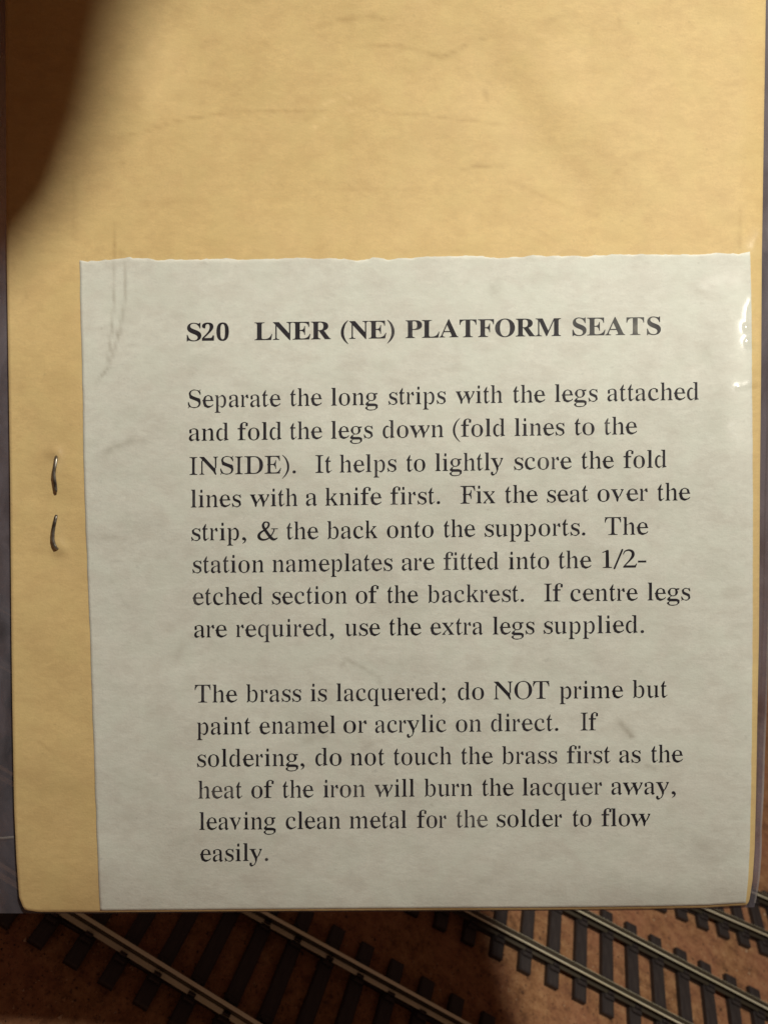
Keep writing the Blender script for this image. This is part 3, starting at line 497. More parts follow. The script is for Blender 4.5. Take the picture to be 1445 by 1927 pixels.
'o': (500, [[221,-14,214,-12,204,-6,132,24,111,41,95,64,75,106,58,156,51,209,52,254,60,301,75,344,96,386,119,416,139,431,160,436,214,461,231,463,264,462,276,460,329,436,351,430,372,414,390,391,412,346,430,296,437,249,437,196,430,151,414,106,396,67,374,36,354,21,332,14,276,-13,246,-15], [215,19,269,18,281,21,293,29,309,44,322,64,333,89,338,116,342,184,342,259,339,316,334,349,325,376,309,403,288,424,276,431,266,433,219,433,204,426,191,417,176,399,163,376,156,356,151,331,147,261,147,189,150,131,153,104,163,74,176,51,194,31]]),
'p': (500, [[46,-202,42,-196,44,-181,71,-173,84,-159,89,-144,91,-114,91,371,87,399,83,411,74,420,51,430,49,436,50,446,54,450,59,451,159,450,164,444,166,386,171,382,181,382,187,384,196,399,201,403,219,405,224,407,241,428,262,446,271,460,301,464,331,460,336,457,343,446,371,423,400,386,413,359,425,319,434,261,434,201,427,146,417,109,410,89,396,61,374,34,357,16,337,1,331,-9,321,-13,296,-15,269,-11,264,-8,259,1,241,16,216,43,201,41,191,45,179,45,171,41,170,-101,176,-144,182,-159,192,-169,206,-174,236,-180,240,-189,239,-196,237,-201,226,-203], [260,41,284,42,299,45,311,52,324,66,334,86,343,116,351,169,353,201,352,271,349,306,341,346,332,371,321,389,308,399,289,403,249,402,234,396,216,383,194,380,181,364,171,339,172,96,179,80,189,64,199,54,211,45,231,46]]),
'q': (500, [[251,-202,247,-196,249,-181,254,-178,284,-174,301,-166,310,-154,315,-134,315,36,309,41,284,42,276,44,304,69,312,84,315,99,315,354,313,376,309,394,301,407,279,410,264,421,251,426,214,428,201,426,184,414,163,389,150,361,139,324,133,286,131,256,131,189,137,126,151,84,165,61,174,54,186,47,201,44,259,44,266,41,263,34,251,22,225,1,219,-8,214,-11,179,-14,154,-10,144,1,121,18,96,44,76,76,62,111,55,144,51,176,50,231,53,266,58,299,76,356,88,384,100,401,121,422,144,431,176,450,186,460,209,464,246,462,252,459,259,450,289,431,316,427,339,411,344,413,359,428,399,462,406,466,414,465,419,459,417,419,411,410,397,406,395,399,396,-134,399,-153,405,-166,416,-174,441,-180,444,-186,443,-196,441,-201,434,-203]]),
'r': (333, [[46,1,43,9,45,21,66,31,71,37,73,46,74,296,80,359,79,364,72,374,68,414,63,421,47,429,46,447,49,450,56,451,126,451,134,449,136,444,137,426,142,409,144,374,148,369,154,368,159,369,166,377,184,379,188,381,212,424,220,449,226,455,239,461,251,463,266,462,281,458,287,454,290,449,288,424,293,384,303,371,305,361,305,346,298,334,289,327,276,323,264,323,251,327,244,333,238,341,231,371,226,376,219,377,201,376,186,368,164,366,156,354,151,336,146,284,147,49,150,39,156,33,190,21,192,14,191,4,189,1,181,0]]),
's': (389, [[201,-14,191,-12,179,-3,141,11,91,15,86,14,81,9,74,-9,71,-12,59,-13,52,-9,51,4,54,11,61,21,71,23,74,29,73,36,57,56,52,69,51,136,54,146,59,146,76,141,93,101,134,42,144,31,159,24,176,22,229,22,249,27,264,38,275,51,284,71,288,91,288,114,285,126,280,139,271,149,236,169,136,218,111,237,97,251,88,269,78,306,76,329,71,359,74,384,76,389,99,411,119,422,136,434,146,445,174,462,206,464,226,463,234,461,246,453,274,446,319,442,329,446,332,459,336,463,349,464,354,459,354,448,351,444,340,441,333,426,335,421,349,409,354,396,354,334,351,327,341,328,333,331,321,356,299,388,271,420,256,428,199,430,181,427,171,421,158,409,146,385,143,364,144,341,148,329,156,318,176,305,229,279,296,248,306,241,331,217,341,199,359,106,359,86,354,66,331,43,311,31,309,26,312,19,294,18,282,6,264,-3,251,-12,221,-15]]),
't': (278, [[124,-12,114,-6,111,4,94,31,87,51,81,84,79,399,74,404,48,406,45,411,45,429,47,436,79,474,104,531,154,611,159,615,166,616,173,614,175,609,175,541,170,519,155,476,153,456,156,452,161,451,224,451,229,444,231,416,230,409,226,405,161,404,156,403,154,399,154,119,158,81,162,69,170,61,181,59,204,59,216,62,229,71,251,105,256,105,265,99,268,91,255,61,249,58,231,56,210,26,189,5,180,-9,159,-14]]),
'u': (500, [[154,-14,139,-10,131,1,113,19,98,44,90,69,85,94,83,121,81,384,78,401,72,414,61,422,41,429,38,434,39,447,44,451,51,451,151,451,159,450,161,447,162,114,165,89,173,69,186,57,201,53,229,52,261,58,279,57,286,60,307,76,317,89,321,99,320,386,316,402,310,414,299,422,273,429,271,434,271,446,274,450,281,451,396,450,400,446,400,441,401,84,405,66,411,56,421,49,446,41,448,31,446,21,441,18,394,14,309,-12,301,-12,298,-6,300,4,319,16,321,24,320,54,316,57,304,57,291,52,276,52,271,50,244,22,214,1,201,-11,184,-14]]),
'v': (500, [[209,-14,203,-6,185,41,182,94,179,111,74,371,59,401,49,416,39,422,19,427,14,430,13,446,16,450,24,451,211,451,220,449,222,436,219,429,191,426,176,422,167,411,165,396,243,186,249,179,259,179,266,180,271,186,349,387,349,401,341,421,336,426,324,428,320,431,319,441,321,449,329,451,416,450,420,444,419,431,386,371,312,186,306,179,289,177,284,174,266,129,257,99,253,39,235,-9,229,-15]]),
'w': (722, [[194,-15,187,-9,171,31,169,49,167,91,161,111,46,391,31,414,5,429,3,439,5,449,16,451,184,451,193,449,195,441,194,429,189,426,169,422,161,418,155,406,156,391,163,366,232,194,236,188,246,185,256,186,261,191,301,281,306,285,324,287,328,291,350,341,334,391,324,411,311,423,284,428,279,431,277,444,281,450,474,451,484,449,486,439,484,429,456,423,444,416,438,406,438,394,443,371,496,215,501,208,509,206,521,208,526,214,599,386,601,399,600,409,591,422,578,431,576,441,578,449,589,451,659,451,667,449,669,444,669,434,664,425,662,416,644,381,572,214,566,207,549,205,544,201,511,126,504,104,497,41,474,-12,469,-15,454,-15,447,-9,430,44,429,101,426,120,372,279,366,285,356,285,349,284,344,279,305,189,299,185,283,184,277,176,245,101,242,86,238,34,220,-9,214,-15]]),
'x': (500, [[34,1,31,4,30,9,32,21,43,29,53,44,85,76,150,161,156,165,178,169,196,191,199,199,196,206,81,389,69,404,56,415,46,421,26,429,23,439,25,449,34,451,224,450,228,444,226,430,221,427,204,426,191,422,183,414,182,404,193,379,239,306,246,300,256,300,266,301,271,305,327,376,338,394,342,421,336,425,321,427,316,430,315,441,317,449,326,451,419,451,426,449,429,441,426,431,418,426,410,411,378,379,319,305,311,300,294,298,289,296,270,274,267,266,406,45,421,29,441,23,445,19,446,6,444,2,434,0,256,0,247,1,244,9,246,21,274,26,284,30,291,39,291,51,279,79,228,159,221,165,211,165,201,164,196,160,138,84,127,64,118,29,124,24,141,22,146,19,148,9,145,1,136,0]]),
'y': (500, [[69,-204,56,-202,52,-199,47,-189,27,-169,17,-151,13,-134,13,-116,23,-66,34,-60,54,-57,71,-59,86,-64,92,-74,92,-126,95,-136,106,-143,141,-141,162,-126,189,-89,207,-49,217,-6,205,26,202,76,197,94,74,376,61,399,45,419,34,424,9,427,4,429,2,436,4,448,14,451,231,451,240,449,242,439,240,429,234,426,201,424,186,419,178,409,177,394,184,374,261,183,266,176,279,175,287,176,292,184,359,354,367,379,369,399,365,419,359,425,341,429,339,439,341,449,349,451,439,450,443,444,442,431,408,364,337,181,331,175,311,172,306,163,278,89,275,74,275,34,272,16,237,-71,213,-121,199,-141,174,-146,149,-174,129,-189,119,-200,91,-204]]),
}
BOLD = {
'(': (333, [[299,-196,284,-187,244,-152,179,-87,147,-46,114,9,88,59,68,109,57,171,52,241,56,316,70,386,103,469,132,529,163,579,194,613,249,661,286,689,299,696,305,694,306,689,305,684,234,575,215,536,201,499,176,406,161,331,158,294,158,199,160,171,164,144,181,66,199,14,228,-54,305,-184,306,-189,305,-194]]),
')': (333, [[39,-196,34,-191,37,-179,111,-56,147,29,159,69,169,109,179,161,182,201,182,296,180,324,164,406,151,458,132,519,111,566,94,596,35,684,34,689,35,694,41,696,54,689,91,661,146,613,177,579,208,529,237,469,270,386,284,316,288,241,283,171,272,109,252,59,222,1,184,-59,151,-98,79,-168,46,-194]]),
'0': (500, [[206,-9,179,-5,161,0,139,10,124,20,109,33,92,51,68,91,48,146,35,209,28,284,27,371,33,449,46,519,63,571,85,611,111,641,129,655,146,664,186,677,234,680,279,673,299,665,316,655,337,639,349,626,364,606,378,581,397,531,412,461,419,389,420,301,414,226,402,159,385,106,360,61,344,41,329,26,296,5,256,-7,236,-9], [212,54,231,53,249,59,264,75,274,96,282,124,289,174,295,279,294,436,289,499,282,549,272,581,261,600,245,614,226,618,209,616,194,606,181,589,171,565,166,544,158,489,152,389,154,240,158,181,166,129,173,99,184,77,196,62]]),
'2': (500, [[31,1,28,9,28,91,30,99,167,264,201,310,221,341,242,381,257,421,266,468,270,511,269,541,265,566,260,584,252,599,240,611,226,619,211,622,191,620,176,614,166,606,156,593,148,576,138,531,133,464,129,460,119,461,84,468,69,475,54,486,45,496,38,511,32,531,31,556,33,576,40,596,56,624,76,643,106,661,136,672,179,679,221,680,266,675,301,665,331,649,354,629,369,609,381,584,389,551,391,519,387,484,380,456,355,404,312,341,252,269,114,114,109,106,114,104,121,104,291,104,309,106,331,119,345,136,354,156,364,195,371,198,406,197,411,194,411,189,407,4,404,1,396,0]]),
'A': (722, [[-9,0,-13,6,-11,25,13,31,31,41,44,56,59,81,297,671,304,678,324,676,330,669,576,88,591,60,606,41,621,31,641,26,644,24,644,4,641,1,634,0,336,1,333,9,333,21,336,26,371,30,391,36,404,46,411,61,410,76,404,98,366,190,359,192,159,192,153,191,148,186,116,106,111,89,109,66,115,49,129,36,153,29,184,25,186,16,184,1,176,0], [173,234,341,234,348,236,347,244,259,456,255,456,251,449,169,241,168,236]]),
'E': (667, [[24,1,20,9,21,19,24,24,69,31,84,38,93,46,99,56,105,71,109,106,109,549,106,576,99,604,89,619,79,626,66,632,26,638,23,644,24,659,27,661,34,662,571,662,579,660,580,651,580,474,580,469,576,465,561,465,557,469,544,521,534,544,522,564,500,586,474,602,449,612,419,619,354,625,321,625,294,623,281,618,272,609,268,596,266,576,266,366,269,359,294,358,324,362,349,371,366,381,384,400,397,424,409,456,419,499,422,501,429,502,439,502,442,499,443,181,441,174,439,172,424,171,419,174,409,226,402,251,389,276,371,297,351,309,329,317,296,322,269,322,266,314,266,91,269,71,275,56,284,49,299,43,326,40,381,42,413,46,454,56,494,73,531,101,549,121,567,146,598,206,604,209,621,208,624,204,623,199,587,9,584,1,576,0]]),
'F': (611, [[26,0,22,6,24,24,64,33,86,45,99,64,106,92,108,114,108,554,104,586,100,599,92,611,81,621,69,627,24,638,21,644,21,659,24,661,31,662,564,662,571,660,573,651,573,474,572,469,569,465,554,465,549,468,536,516,519,556,499,582,484,594,466,604,446,612,419,620,354,626,314,626,289,624,276,618,268,606,265,589,265,369,266,364,269,360,296,361,324,365,346,374,364,386,380,404,394,429,404,459,413,501,419,504,434,504,439,499,440,181,438,174,434,172,421,171,414,175,405,224,395,254,382,279,366,297,344,312,314,321,271,325,266,322,265,319,265,101,271,69,281,49,300,36,324,30,371,24,374,16,371,1,364,0]]),
'L': (667, [[26,0,22,6,24,24,63,31,85,41,93,49,99,59,106,88,108,109,108,556,104,591,93,614,84,622,71,629,26,638,23,644,24,659,27,661,34,662,360,661,363,659,364,654,361,639,316,634,291,625,281,617,275,609,267,581,265,564,265,101,271,66,278,54,289,47,304,43,331,40,371,41,411,46,444,53,471,64,507,86,524,101,539,118,569,165,594,221,599,224,616,224,620,221,620,214,584,4,581,0,574,0]]),
'M': (944, [[24,1,20,9,21,21,24,25,68,34,83,41,94,51,104,74,109,109,109,564,107,586,100,609,94,617,85,624,64,632,23,639,21,654,24,660,31,662,259,662,269,660,456,219,461,213,467,221,652,659,661,662,889,662,896,660,898,646,896,639,851,627,837,619,829,610,818,586,815,551,815,116,817,81,824,56,830,46,838,39,856,30,891,26,895,24,897,9,895,1,886,0,584,0,579,0,575,4,575,21,579,26,621,34,634,39,643,46,654,64,659,87,660,111,660,551,659,567,654,561,646,544,422,6,418,1,411,0,396,0,390,6,166,534,156,553,154,549,154,536,154,109,156,84,163,59,174,44,185,36,199,31,244,24,246,19,246,4,244,1,236,0]]),
'N': (722, [[586,-15,159,502,156,501,155,491,155,111,158,79,164,59,174,44,186,36,200,31,239,26,242,21,242,4,239,0,234,0,36,0,29,1,26,16,29,25,76,33,87,39,96,48,103,59,106,71,110,101,110,561,101,575,59,624,51,630,28,639,26,654,29,660,36,662,219,662,229,660,559,257,566,252,568,261,568,556,564,591,556,611,544,623,529,629,484,638,481,644,482,659,491,662,689,662,696,660,698,646,696,639,656,632,643,626,631,618,621,602,616,581,614,556,614,-9,612,-14,609,-16]]),
'O': (778, [[341,-14,301,-8,271,0,244,11,214,26,186,43,156,66,131,90,109,116,90,144,73,176,61,206,51,239,45,266,41,304,40,344,43,381,48,411,58,449,70,479,85,509,101,534,122,561,149,589,174,609,199,627,231,644,261,657,294,667,334,675,369,678,401,678,436,675,466,669,499,660,529,648,564,630,591,611,618,589,658,544,677,514,692,486,707,449,714,421,720,394,724,351,724,311,722,281,717,251,707,216,682,159,664,129,644,104,624,81,596,57,574,41,539,21,481,-2,449,-10,414,-14,374,-16], [370,19,386,18,414,21,434,26,454,36,480,56,495,74,509,95,525,131,541,194,547,239,551,319,550,389,542,451,529,509,512,551,487,591,458,619,441,629,424,637,386,644,351,642,324,634,306,625,288,611,266,586,253,566,244,546,230,506,221,461,212,376,211,311,216,239,228,174,246,121,271,79,299,49,316,36,331,29,354,21]]),
'P': (611, [[26,0,22,6,24,24,63,31,85,41,93,49,99,59,106,88,108,109,108,556,104,589,99,603,92,614,83,621,69,629,26,638,23,644,24,659,27,661,34,662,346,662,391,659,444,653,476,644,509,630,536,611,559,588,577,561,589,529,594,499,594,466,588,429,574,396,554,369,534,349,511,334,484,320,454,310,391,300,271,299,266,294,265,101,271,69,280,49,294,38,314,30,350,24,352,9,350,1,341,0], [267,336,274,335,319,336,340,339,364,346,381,356,396,369,406,384,415,404,421,434,425,476,422,519,416,551,406,579,395,596,379,611,359,620,324,626,294,625,276,617,268,604,265,584,265,344]]),
'R': (722, [[26,0,22,6,24,24,63,31,85,41,93,49,99,59,106,88,108,109,108,556,104,589,99,603,92,614,83,621,69,629,26,638,23,644,24,659,27,661,34,662,341,662,406,657,454,649,496,637,534,620,564,597,578,581,589,564,602,526,606,501,606,471,597,431,580,399,554,371,519,348,464,326,462,321,641,56,664,33,676,28,697,24,699,9,696,1,689,0,501,0,491,2,296,303,291,307,274,308,267,306,265,299,265,104,270,71,279,51,292,39,311,31,350,24,352,9,350,1,341,0], [268,341,309,340,331,342,351,346,374,354,391,363,407,376,419,392,429,412,437,441,441,486,440,516,434,549,424,574,413,591,393,609,374,619,354,624,334,626,301,625,281,618,274,611,270,604,265,574,265,349]]),
'S': (556, [[64,-14,62,-6,62,219,63,226,66,229,86,229,91,226,104,182,119,141,135,109,154,82,171,64,187,51,208,39,229,30,261,23,296,22,324,26,349,35,371,51,387,69,399,94,405,121,404,144,396,169,384,189,367,206,336,227,224,283,176,311,134,344,116,362,99,384,86,409,78,434,73,466,72,494,75,521,80,546,90,571,101,591,122,619,151,644,184,662,219,673,256,678,304,676,344,669,421,649,436,647,446,649,454,654,469,677,491,676,494,669,494,474,492,466,489,464,474,464,469,466,457,501,441,535,425,561,401,590,381,609,359,624,340,634,319,641,284,646,261,645,236,639,215,629,196,613,183,594,176,571,175,549,177,529,185,509,196,494,216,475,254,451,379,392,424,367,462,339,493,304,505,284,514,259,520,231,523,199,522,171,517,141,507,111,494,86,474,59,456,42,439,28,396,6,356,-7,301,-14,276,-15,239,-13,206,-7,149,12,121,17,109,15,101,10,86,-15,69,-16]]),
'T': (667, [[136,1,134,9,134,21,136,24,179,31,196,38,206,46,218,64,224,89,226,114,226,624,224,629,216,630,166,624,131,612,104,594,80,569,61,537,51,509,41,464,36,461,21,462,17,464,15,469,16,659,19,661,26,662,594,661,597,654,597,469,596,464,591,461,576,461,572,464,564,506,551,541,531,573,506,597,481,612,444,624,391,630,386,629,383,624,383,116,385,84,392,59,404,43,414,36,429,31,474,25,477,19,476,3,474,1,466,0]]),
}
_tri = {}
def glyph_tris(key):
    if key in _tri: return _tri[key]
    adv, flat = (BOLD if key[0] == 'b' else REGULAR)[key[1]]
    loops = [list(zip(l[0::2], l[1::2])) for l in flat]
    def area(l): return sum(l[i][0]*l[(i+1) % len(l)][1]-l[(i+1) % len(l)][0]*l[i][1] for i in range(len(l)))/2
    def inside(p, l):
        c = False
        for i in range(len(l)):
            (x0, y0), (x1, y1) = l[i], l[(i+1) % len(l)]
            if (y0 > p[1]) != (y1 > p[1]) and p[0] < (x1-x0)*(p[1]-y0)/(y1-y0)+x0: c = not c
        return c
    outer = [l for l in loops if not any(m is not l and inside(l[0], m) for m in loops)]
    vs, fs = [], []
    for o_ in outer:
        grp = [o_]+[l for l in loops if l is not o_ and l not in outer and inside(l[0], o_)]
        polys = [[Vector((x, y, 0)) for x, y in l] for l in grp]
        tr = tessellate_polygon(polys); b0 = len(vs)
        for l in grp: vs += [tuple(p) for p in l]
        for t in tr:
            a, b_, c = (vs[b0+i] for i in t)
            ar = (b_[0]-a[0])*(c[1]-a[1])-(c[0]-a[0])*(b_[1]-a[1])
            if abs(ar) < 1e-6: continue
            fs.append(tuple(b0+i for i in (t if ar > 0 else t[::-1])))
    xs = [v_[0] for v_ in vs]
    _tri[key] = (adv, np.array(vs, float), fs, min(xs), max(xs)); return _tri[key]
EM = 50.6
def text_line(words, yl, yr, bold=False, ink=None):
    """words: (string, x start, x end) in layout px; baseline runs from yl at x 355 to yr at x 1250."""
    vs, fs = [], []
    for w_, x0, x1 in words:
        st = 'b' if bold else 'r'; pen = 0.; place = []
        for ch in w_:
            adv, gv, gf, mn, mx = glyph_tris(st+ch); place.append((pen, gv, gf)); pen += adv
        lo_ = glyph_tris(st+w_[0])[3]; last = glyph_tris(st+w_[-1]); hi = pen-last[0]+last[4]
        # spread the letters to the measured width: most by spacing, a little by letter width
        want = (x1-x0)/EM*1000; have = hi-lo_; r_ = want/have; gs = r_*1.06 if len(w_) > 1 else r_
        adv_scale = (want-(last[4]-last[3])*gs)/max(1e-6, (hi-(last[4]-last[3])-lo_)) if len(w_) > 1 else 1
        # tops of print sizes differ a hair from the hot lamp of the copier: uneven ink
        for pen_, gv, gf in place:
            jx, jy = random.gauss(0, .12), random.gauss(0, .12); b0 = len(vs)
            gx = gv[:, 0]
            if place[0][0] == pen_: base = x0-gs*lo_*EM/1000
            X = x0+((pen_-lo_)*adv_scale+lo_*(adv_scale-gs)*0+gx*gs+(lo_*(1-gs)))*EM/1000+jx
            sl = (yr-yl)/895.
            Y = yl+(X-355)*sl-gv[:, 1]*EM/1000+jy
            P = pts3(X, Y, relief(X, Y)+.08+.022)
            vs += P.tolist(); fs += [tuple(b0+i for i in f) for f in gf]
    o = mesh_obj('text_line', vs, fs, ink or M_INK)
    o.parent = label; o.matrix_parent_inverse = label.matrix_world.inverted()
    return o
bpy.context.view_layer.update()
T = [
 ([('S20', 351.6, 431.3), ('LNER', 478.8, 623), ('(NE)', 641.3, 742.6), ('PLATFORM', 762.8, 1055.2)], 641.5, 629, True),
 ([('Separate', 353.9, 528.3), ('the', 545.9, 605.7), ('long', 623, 711.3), ('strips', 730.9, 838.9), ('with', 857.2, 945), ('the', 965.5, 1026), ('legs', 1043.6, 1124.4), ('attached', 1142.7, 1315)], 767.2, 753, False),
 ([('and', 355.6, 430.3), ('fold', 447.3, 530), ('the', 545.9, 606.4), ('legs', 623, 701.4), ('down', 720.3, 834.7), ('(fold', 852.3, 950.6), ('lines', 968.2, 1062.3), ('to', 1081, 1118.4), ('the', 1137, 1198.7)], 829.5, 816.0, False),
 ([('INSIDE).', 356.6, 556.9), ('It', 593.4, 624.6), ('helps', 639.6, 745.9), ('to', 764.5, 800), ('lightly', 818.7, 946.9), ('score', 967, 1075.8), ('the', 1094.5, 1155), ('fold', 1173, 1254)], 893.5, 879.6, False),
 ([('lines', 359.2, 453.6), ('with', 470.2, 559.9), ('a', 575.8, 597.4), ('knife', 612.4, 718), ('first.', 734.6, 828), ('Fix', 866, 932), ('the', 950.6, 1011.9), ('seat', 1029, 1107.6), ('over', 1124.4, 1219.3), ('the', 1237.2, 1298.9)], 955.0, 942.0, False),
 ([('strip,', 359.9, 463.5), ('&', 484.5, 523.3), ('the', 539.3, 599), ('back', 615.7, 710.4), ('onto', 728, 816), ('the', 834.8, 894.2), ('supports.', 912, 1101.6), ('The', 1138, 1219.7)], 1017.6, 1005.4, False),
 ([('station', 362.3, 496.8), ('nameplates', 512.7, 738.6), ('are', 755.9, 817.6), ('fitted', 834.4, 937.5), ('into', 957, 1033.6), ('the', 1051, 1112.8), ('1/2-', 1133.7, 1216.7)], 1078.6, 1067.6, False),
 ([('etched', 362.3, 494.5), ('section', 511.7, 652.9), ('of', 669.5, 713), ('the', 728.6, 786.8), ('backrest.', 805, 985.7), ('If', 1023.5, 1059), ('centre', 1073.5, 1199.9), ('legs', 1218.5, 1298.9)], 1138.8, 1129.8, False),
 ([('are', 365.6, 427.4), ('required,', 444.6, 628.3), ('use', 649.6, 715.4), ('the', 732.6, 792.8), ('extra', 809.3, 909), ('legs', 927, 1005.5), ('supplied.', 1023, 1211.8)], 1200.0, 1190.6, False),
 ([('The', 366.6, 446.3), ('brass', 463.6, 566.9), ('is', 584, 615), ('lacquered;', 633, 838.5), ('do', 861.7, 911), ('NOT', 929, 1033.6), ('prime', 1053, 1172.6), ('but', 1190.5, 1255.9)], 1322.8, 1313, False),
 ([('paint', 370.6, 472.2), ('enamel', 487.8, 631.3), ('or', 646.6, 690.5), ('acrylic', 706, 840), ('on', 858, 905.8), ('direct.', 924, 1050.4), ('If', 1092.2, 1125)], 1383.2, 1373.4, False),
 ([('soldering,', 370.9, 573.2), ('do', 593.5, 643), ('not', 659.9, 724.3), ('touch', 741, 849.3), ('the', 868, 927), ('brass', 945, 1048.5), ('first', 1066.4, 1148.7), ('as', 1165, 1205.5), ('the', 1225, 1284.7)], 1443.8, 1435.2, False),
 ([('heat', 373.2, 456.3), ('of', 472.9, 515.4), ('the', 532, 589.8), ('iron', 608, 687), ('will', 704.4, 780), ('burn', 798.4, 889), ('the', 907.3, 966.3), ('lacquer', 983, 1132.6), ('away,', 1150.5, 1271.6)], 1503.6, 1495.0, False),
 ([('leaving', 374.9, 519.4), ('clean', 537.6, 640.6), ('metal', 657.9, 765.2), ('for', 784.5, 840), ('the', 859, 917.7), ('solder', 934.5, 1057.8), ('to', 1077.3, 1112.8), ('flow', 1131.5, 1224)], 1562.6, 1554.4, False),
 ([('easily.', 376.5, 504.4)], 1622.2, 1613, False)]
for words, a_, b_, bold in T: text_line(words, a_, b_, bold)
text_line([('SEATS', 1077.3, 1243.6)], 641.5, 629, True, M_INK2)

# ------------------------------------------------------------------ staple: two legs folded flat on the card
def wire(path, wd, th):
    vs, fs = [], []; n = len(path)
    P = [pts3(np.array(u), np.array(v), relief(u, v)+h) for u, v, h in path]
    up = np.array(W(NC)-W((0, 0, 0)))/MM
    up /= np.linalg.norm(up)
    K = 10
    for i, p in enumerate(P):
        d = P[min(i+1, n-1)]-P[max(i-1, 0)]; d /= np.linalg.norm(d)
        s_ = np.cross(d, up); s_ /= np.linalg.norm(s_); q = np.cross(s_, d)
        k_ = .72 if i in (0, n-1) else 1
        for j in range(K):
            a = 2*math.pi*j/K
            vs.append((p+k_*(s_*math.cos(a)*wd/2+q*math.sin(a)*th/2)*MM).tolist())
    for i in range(n-1):
        for j in range(K): fs.append((i*K+j, i*K+(j+1) % K, (i+1)*K+(j+1) % K, (i+1)*K+j))
    fs += [tuple(range(K))[::-1], tuple(range((n-1)*K, n*K))]
    return vs, fs
for path in ([(105.5, 858, -.1), (105.5, 863, .38), (104.5, 872, .55), (102.5, 882, .62), (101.5, 893, .58), (103, 905, .5), (104.5, 917, .42), (105.5, 926, .36)],
             [(106, 969, .5), (104, 978, .62), (101.5, 990, .66), (100, 1002, .6), (99.5, 1014, .5), (101.5, 1024, .42), (105, 1031, .3), (109, 1034, -.1)]):
    fine = []
    for i in range(len(path)-1):
        for t in (0, .5): fine.append(tuple(np.array(path[i])*(1-t)+np.array(path[i+1])*t))
    fine.append(path[-1])
    vs, fs = wire(fine, .44, .30)
    child(mesh_obj('staple_leg', vs, fs, M_WIRE, None, smooth=True))

# ------------------------------------------------------------------ clear film bag: front sheet, back sheet, weld
GL = [([(1413, 562), (1410, 570), (1406, 577), (1403, 590), (1403, 600)], 2.2, .15), ([(1404, 612), (1405, 620)], 4, .30), ([(1406, 640), (1407, 648)], 4, .26),
      ([(1330, 535), (1365, 525), (1395, 530)], 4, .03), ([(1378, 800), (1400, 860), (1396, 930)], 3, .07),
      ([(1388, 728), (1400, 728), (1412, 722), (1420, 722)], 3, .20), ([(1419, 462), (1430, 440)], 5, .09)]
def lifted(u, v):
    w = np.zeros(np.shape(u))
    for pts, wd, a in GL:
        d, t = segd(u, v, pts); w = np.maximum(w, min(1, a*4)*np.exp(-.5*(d/(wd*2.2))**2))
    for cx, cy, sx, sy in ((105, 856, 5, 6), (113, 1031, 6, 6)): w = np.maximum(w, gau(u, v, cx, cy, sx*1.6, sy*1.6))
    w = np.maximum(w, np.clip((14-u)/10, 0, 1)*.5); 
    return np.clip(w, 0, 1)
def film_h(u, v):
    h = relief(u, v)
    for pts, wd, a in GL:
        d, t = segd(u, v, pts); h = h+a*np.exp(-.5*(d/wd)**2)
    h = h+.30*gau(u, v, 104.5, 890, 9, 26)+.34*gau(u, v, 103, 1000, 9, 26)
    d = np.maximum(np.maximum(14-u, u-1428), 0)                                     # beyond the card the two films close up
    return h-.0*d
bl = curve([(-62, -100), (-60, 1800)]); br = curve([(1466, -100), (1462, 300), (1456, 800), (1449, 1150), (1440, 1400), (1437, 1500), (1432.5, 1560), (1433.5, 1590), (1430, 1650), (1425, 1690), (1419, 1712)])
def bb(x): return np.interp(x, [-60, 0, 190, 450, 700, 1000, 1200, 1340, 1420], [1719, 1719.5, 1720, 1717.8, 1716.3, 1715.3, 1714, 1712, 1708])
def film(name, lift, mat, step, hf, jit=0):
    nu = int(1530/step); nv = int(1830/step)
    s = np.linspace(0, 1, nu+1)[None, :]; t = np.linspace(0, 1, nv+1)[:, None]
    Y = -90+t*(1712+90); Lx = bl(Y); Rx = br(Y)
    U = (1-s)*Lx+s*Rx; V = (1-t)*(-90.)+t*bb(-60+s*1480)
    h = hf(U, V)+lift
    P = pts3(U, V, h).reshape(-1, 3)
    idx = np.arange((nu+1)*(nv+1)).reshape(nv+1, nu+1)
    q = np.stack([idx[:-1, :-1], idx[1:, :-1], idx[1:, 1:], idx[:-1, 1:]], -1).reshape(-1, 4).tolist()
    return mesh_obj(name, P.tolist(), q, mat, None, smooth=True, uvs=uvcm(U, V).reshape(-1, 2), attrs={'lift': lifted(U, V).reshape(-1)})
child(film('front_film', .36, M_FILM, 4.0, film_h))
child(film('back_film', -.75, M_FILMB, 16.0, relief))
def ribbon(name, pts, wd, lift, mat):
    vs, fs, uv = [], [], []
    a = np.array(pts, float)
    for i, (u, v) in enumerate(a):
        d = a[min(i+1, len(a)-1)]-a[max(i-1, 0)]; d /= np.hypot(*d); n_ = np.array([-d[1], d[0]])
        for sg, hh in ((-1, 0), (0, .12), (1, 0)):
            q = a[i]+n_*sg*wd/2; vs.append(pts3(q[0], q[1], relief(q[0], q[1])+lift+hh).tolist()); uv.append(uvcm(q[0], q[1]))
    for i in range(len(a)-1):
        for k in (0, 1): fs.append((i*3+k, i*3+k+1, i*3+k+4, i*3+k+3))
    return child(mesh_obj(name, vs, fs, mat, None, smooth=True, uvs=np.array(uv), attrs={'lift': np.full(len(vs), .6)}))
ribbon('side_weld', [(-58, 1576), (-20, 1577), (5, 1578), (26, 1576)], 4.5, -.45, M_SEAM)
ys = np.linspace(-60, 1700, 40)
ribbon('edge_weld', [(br(y)-1.6+.5*math.sin(y/40), y) for y in ys], 4.0, .41, M_SEAM)

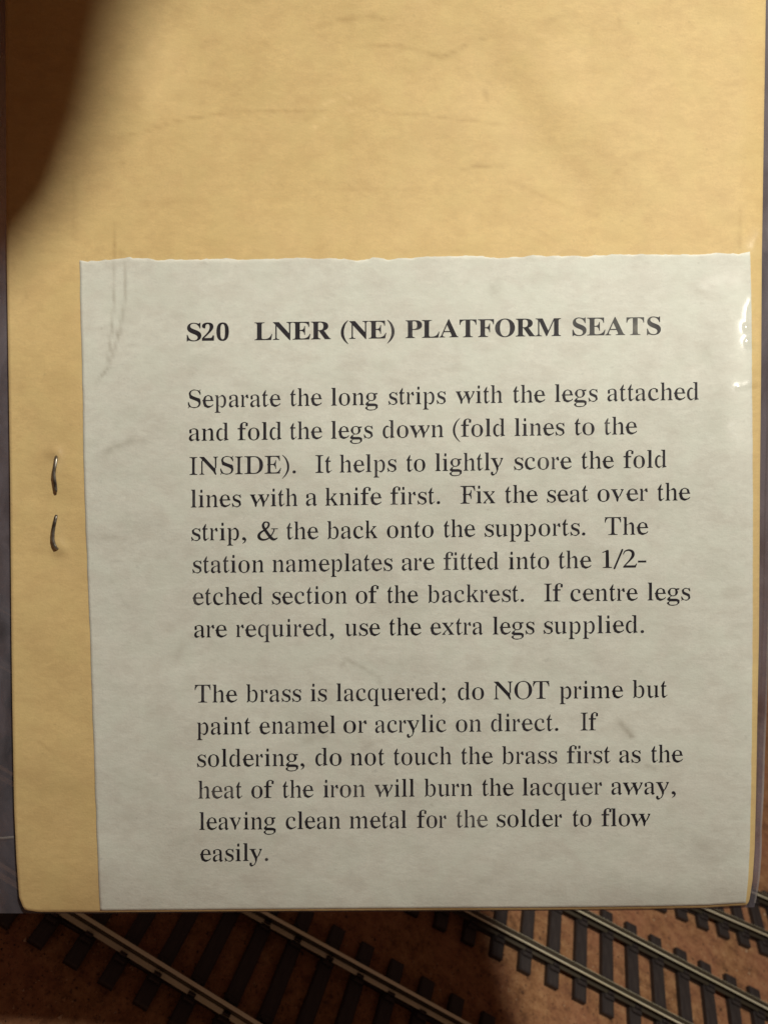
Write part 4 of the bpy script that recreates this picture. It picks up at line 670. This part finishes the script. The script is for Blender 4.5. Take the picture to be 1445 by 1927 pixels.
# ------------------------------------------------------------------ unseen arm above the frame, added and shaped to cast the card's top left shadow
def shadow_hand():
    edge = np.array([(-900, 1230), (-600, 1010), (-330, 790), (-120, 612), (18, 470), (76, 388), (132, 300), (178, 215), (210, 145), (238, 68), (262, -10), (312, -180), (360, -360)], float)
    rad = [30, 29, 28, 26, 24, 23, 22.5, 22, 22, 22, 22, 24, 28]
    E_ = cardP(edge[:, 0], edge[:, 1]); D_ = LAMP-E_; D_ /= np.linalg.norm(D_, axis=1)[:, None]
    T_ = np.gradient(E_, axis=0); T_ /= np.linalg.norm(T_, axis=1)[:, None]
    N_ = np.cross(T_, D_); N_ /= np.linalg.norm(N_, axis=1)[:, None]; N_ *= -np.sign(N_[:, :1])
    C_ = E_+D_*72+N_*np.array(rad)[:, None]
    vs, fs = [], []
    def tube(P, R, K=20):
        P = np.asarray(P, float); b0 = len(vs); up = np.array([0, 0, 1.])
        T2 = np.gradient(P, axis=0)
        for p, t, r_ in zip(P, T2, R):
            t = t/np.linalg.norm(t); s_ = np.cross(t, up); s_ /= np.linalg.norm(s_); q = np.cross(s_, t)
            for j in range(K):
                a_ = 2*math.pi*j/K; vs.append(tuple(W(p+r_*(s_*math.cos(a_)+q*math.sin(a_)))))
        for i in range(len(P)-1):
            for j in range(K): fs.append((b0+i*K+j, b0+i*K+(j+1) % K, b0+(i+1)*K+(j+1) % K, b0+(i+1)*K+j))
        fs.append(tuple(range(b0, b0+K))[::-1]); fs.append(tuple(range(b0+(len(P)-1)*K, b0+len(P)*K)))
    d = C_[-1]-C_[-2]; d /= np.linalg.norm(d); side = np.cross(d, [0, 0, 1.]); side /= np.linalg.norm(side)
    end = C_[-1]
    tube(list(C_)+[end+d*22, end+d*44, end+d*52], rad+[30, 27, 18])
    for off, ln in ((-21, .95), (-7, 1.08), (7, 1.0), (20, .8)):
        p0 = end+d*40+side*off
        tube([p0+d*f_*ln+np.array([0, 0, z_]) for f_, z_ in ((0, 0), (16, 1), (32, 5), (46, 13), (58, 24), (66, 34), (69, 38))], [9.5, 9, 8.4, 8.6, 8, 6.8, 3], 12)
    tube([end+d*f_-side*s_+np.array([0, 0, z_]) for f_, s_, z_ in ((-5, 15, 3), (8, 28, 8), (22, 37, 15), (36, 41, 23), (44, 42, 28), (47, 42, 30))], [13, 12, 10.5, 9.5, 7.5, 3], 12)
    o = mesh_obj('shadow_hand', vs, fs, M_SKIN, smooth=True)
    tag(o, 'unseen forearm added beyond the top left of the picture to cast the shadow on the card', 'shadow_hand')
shadow_hand()
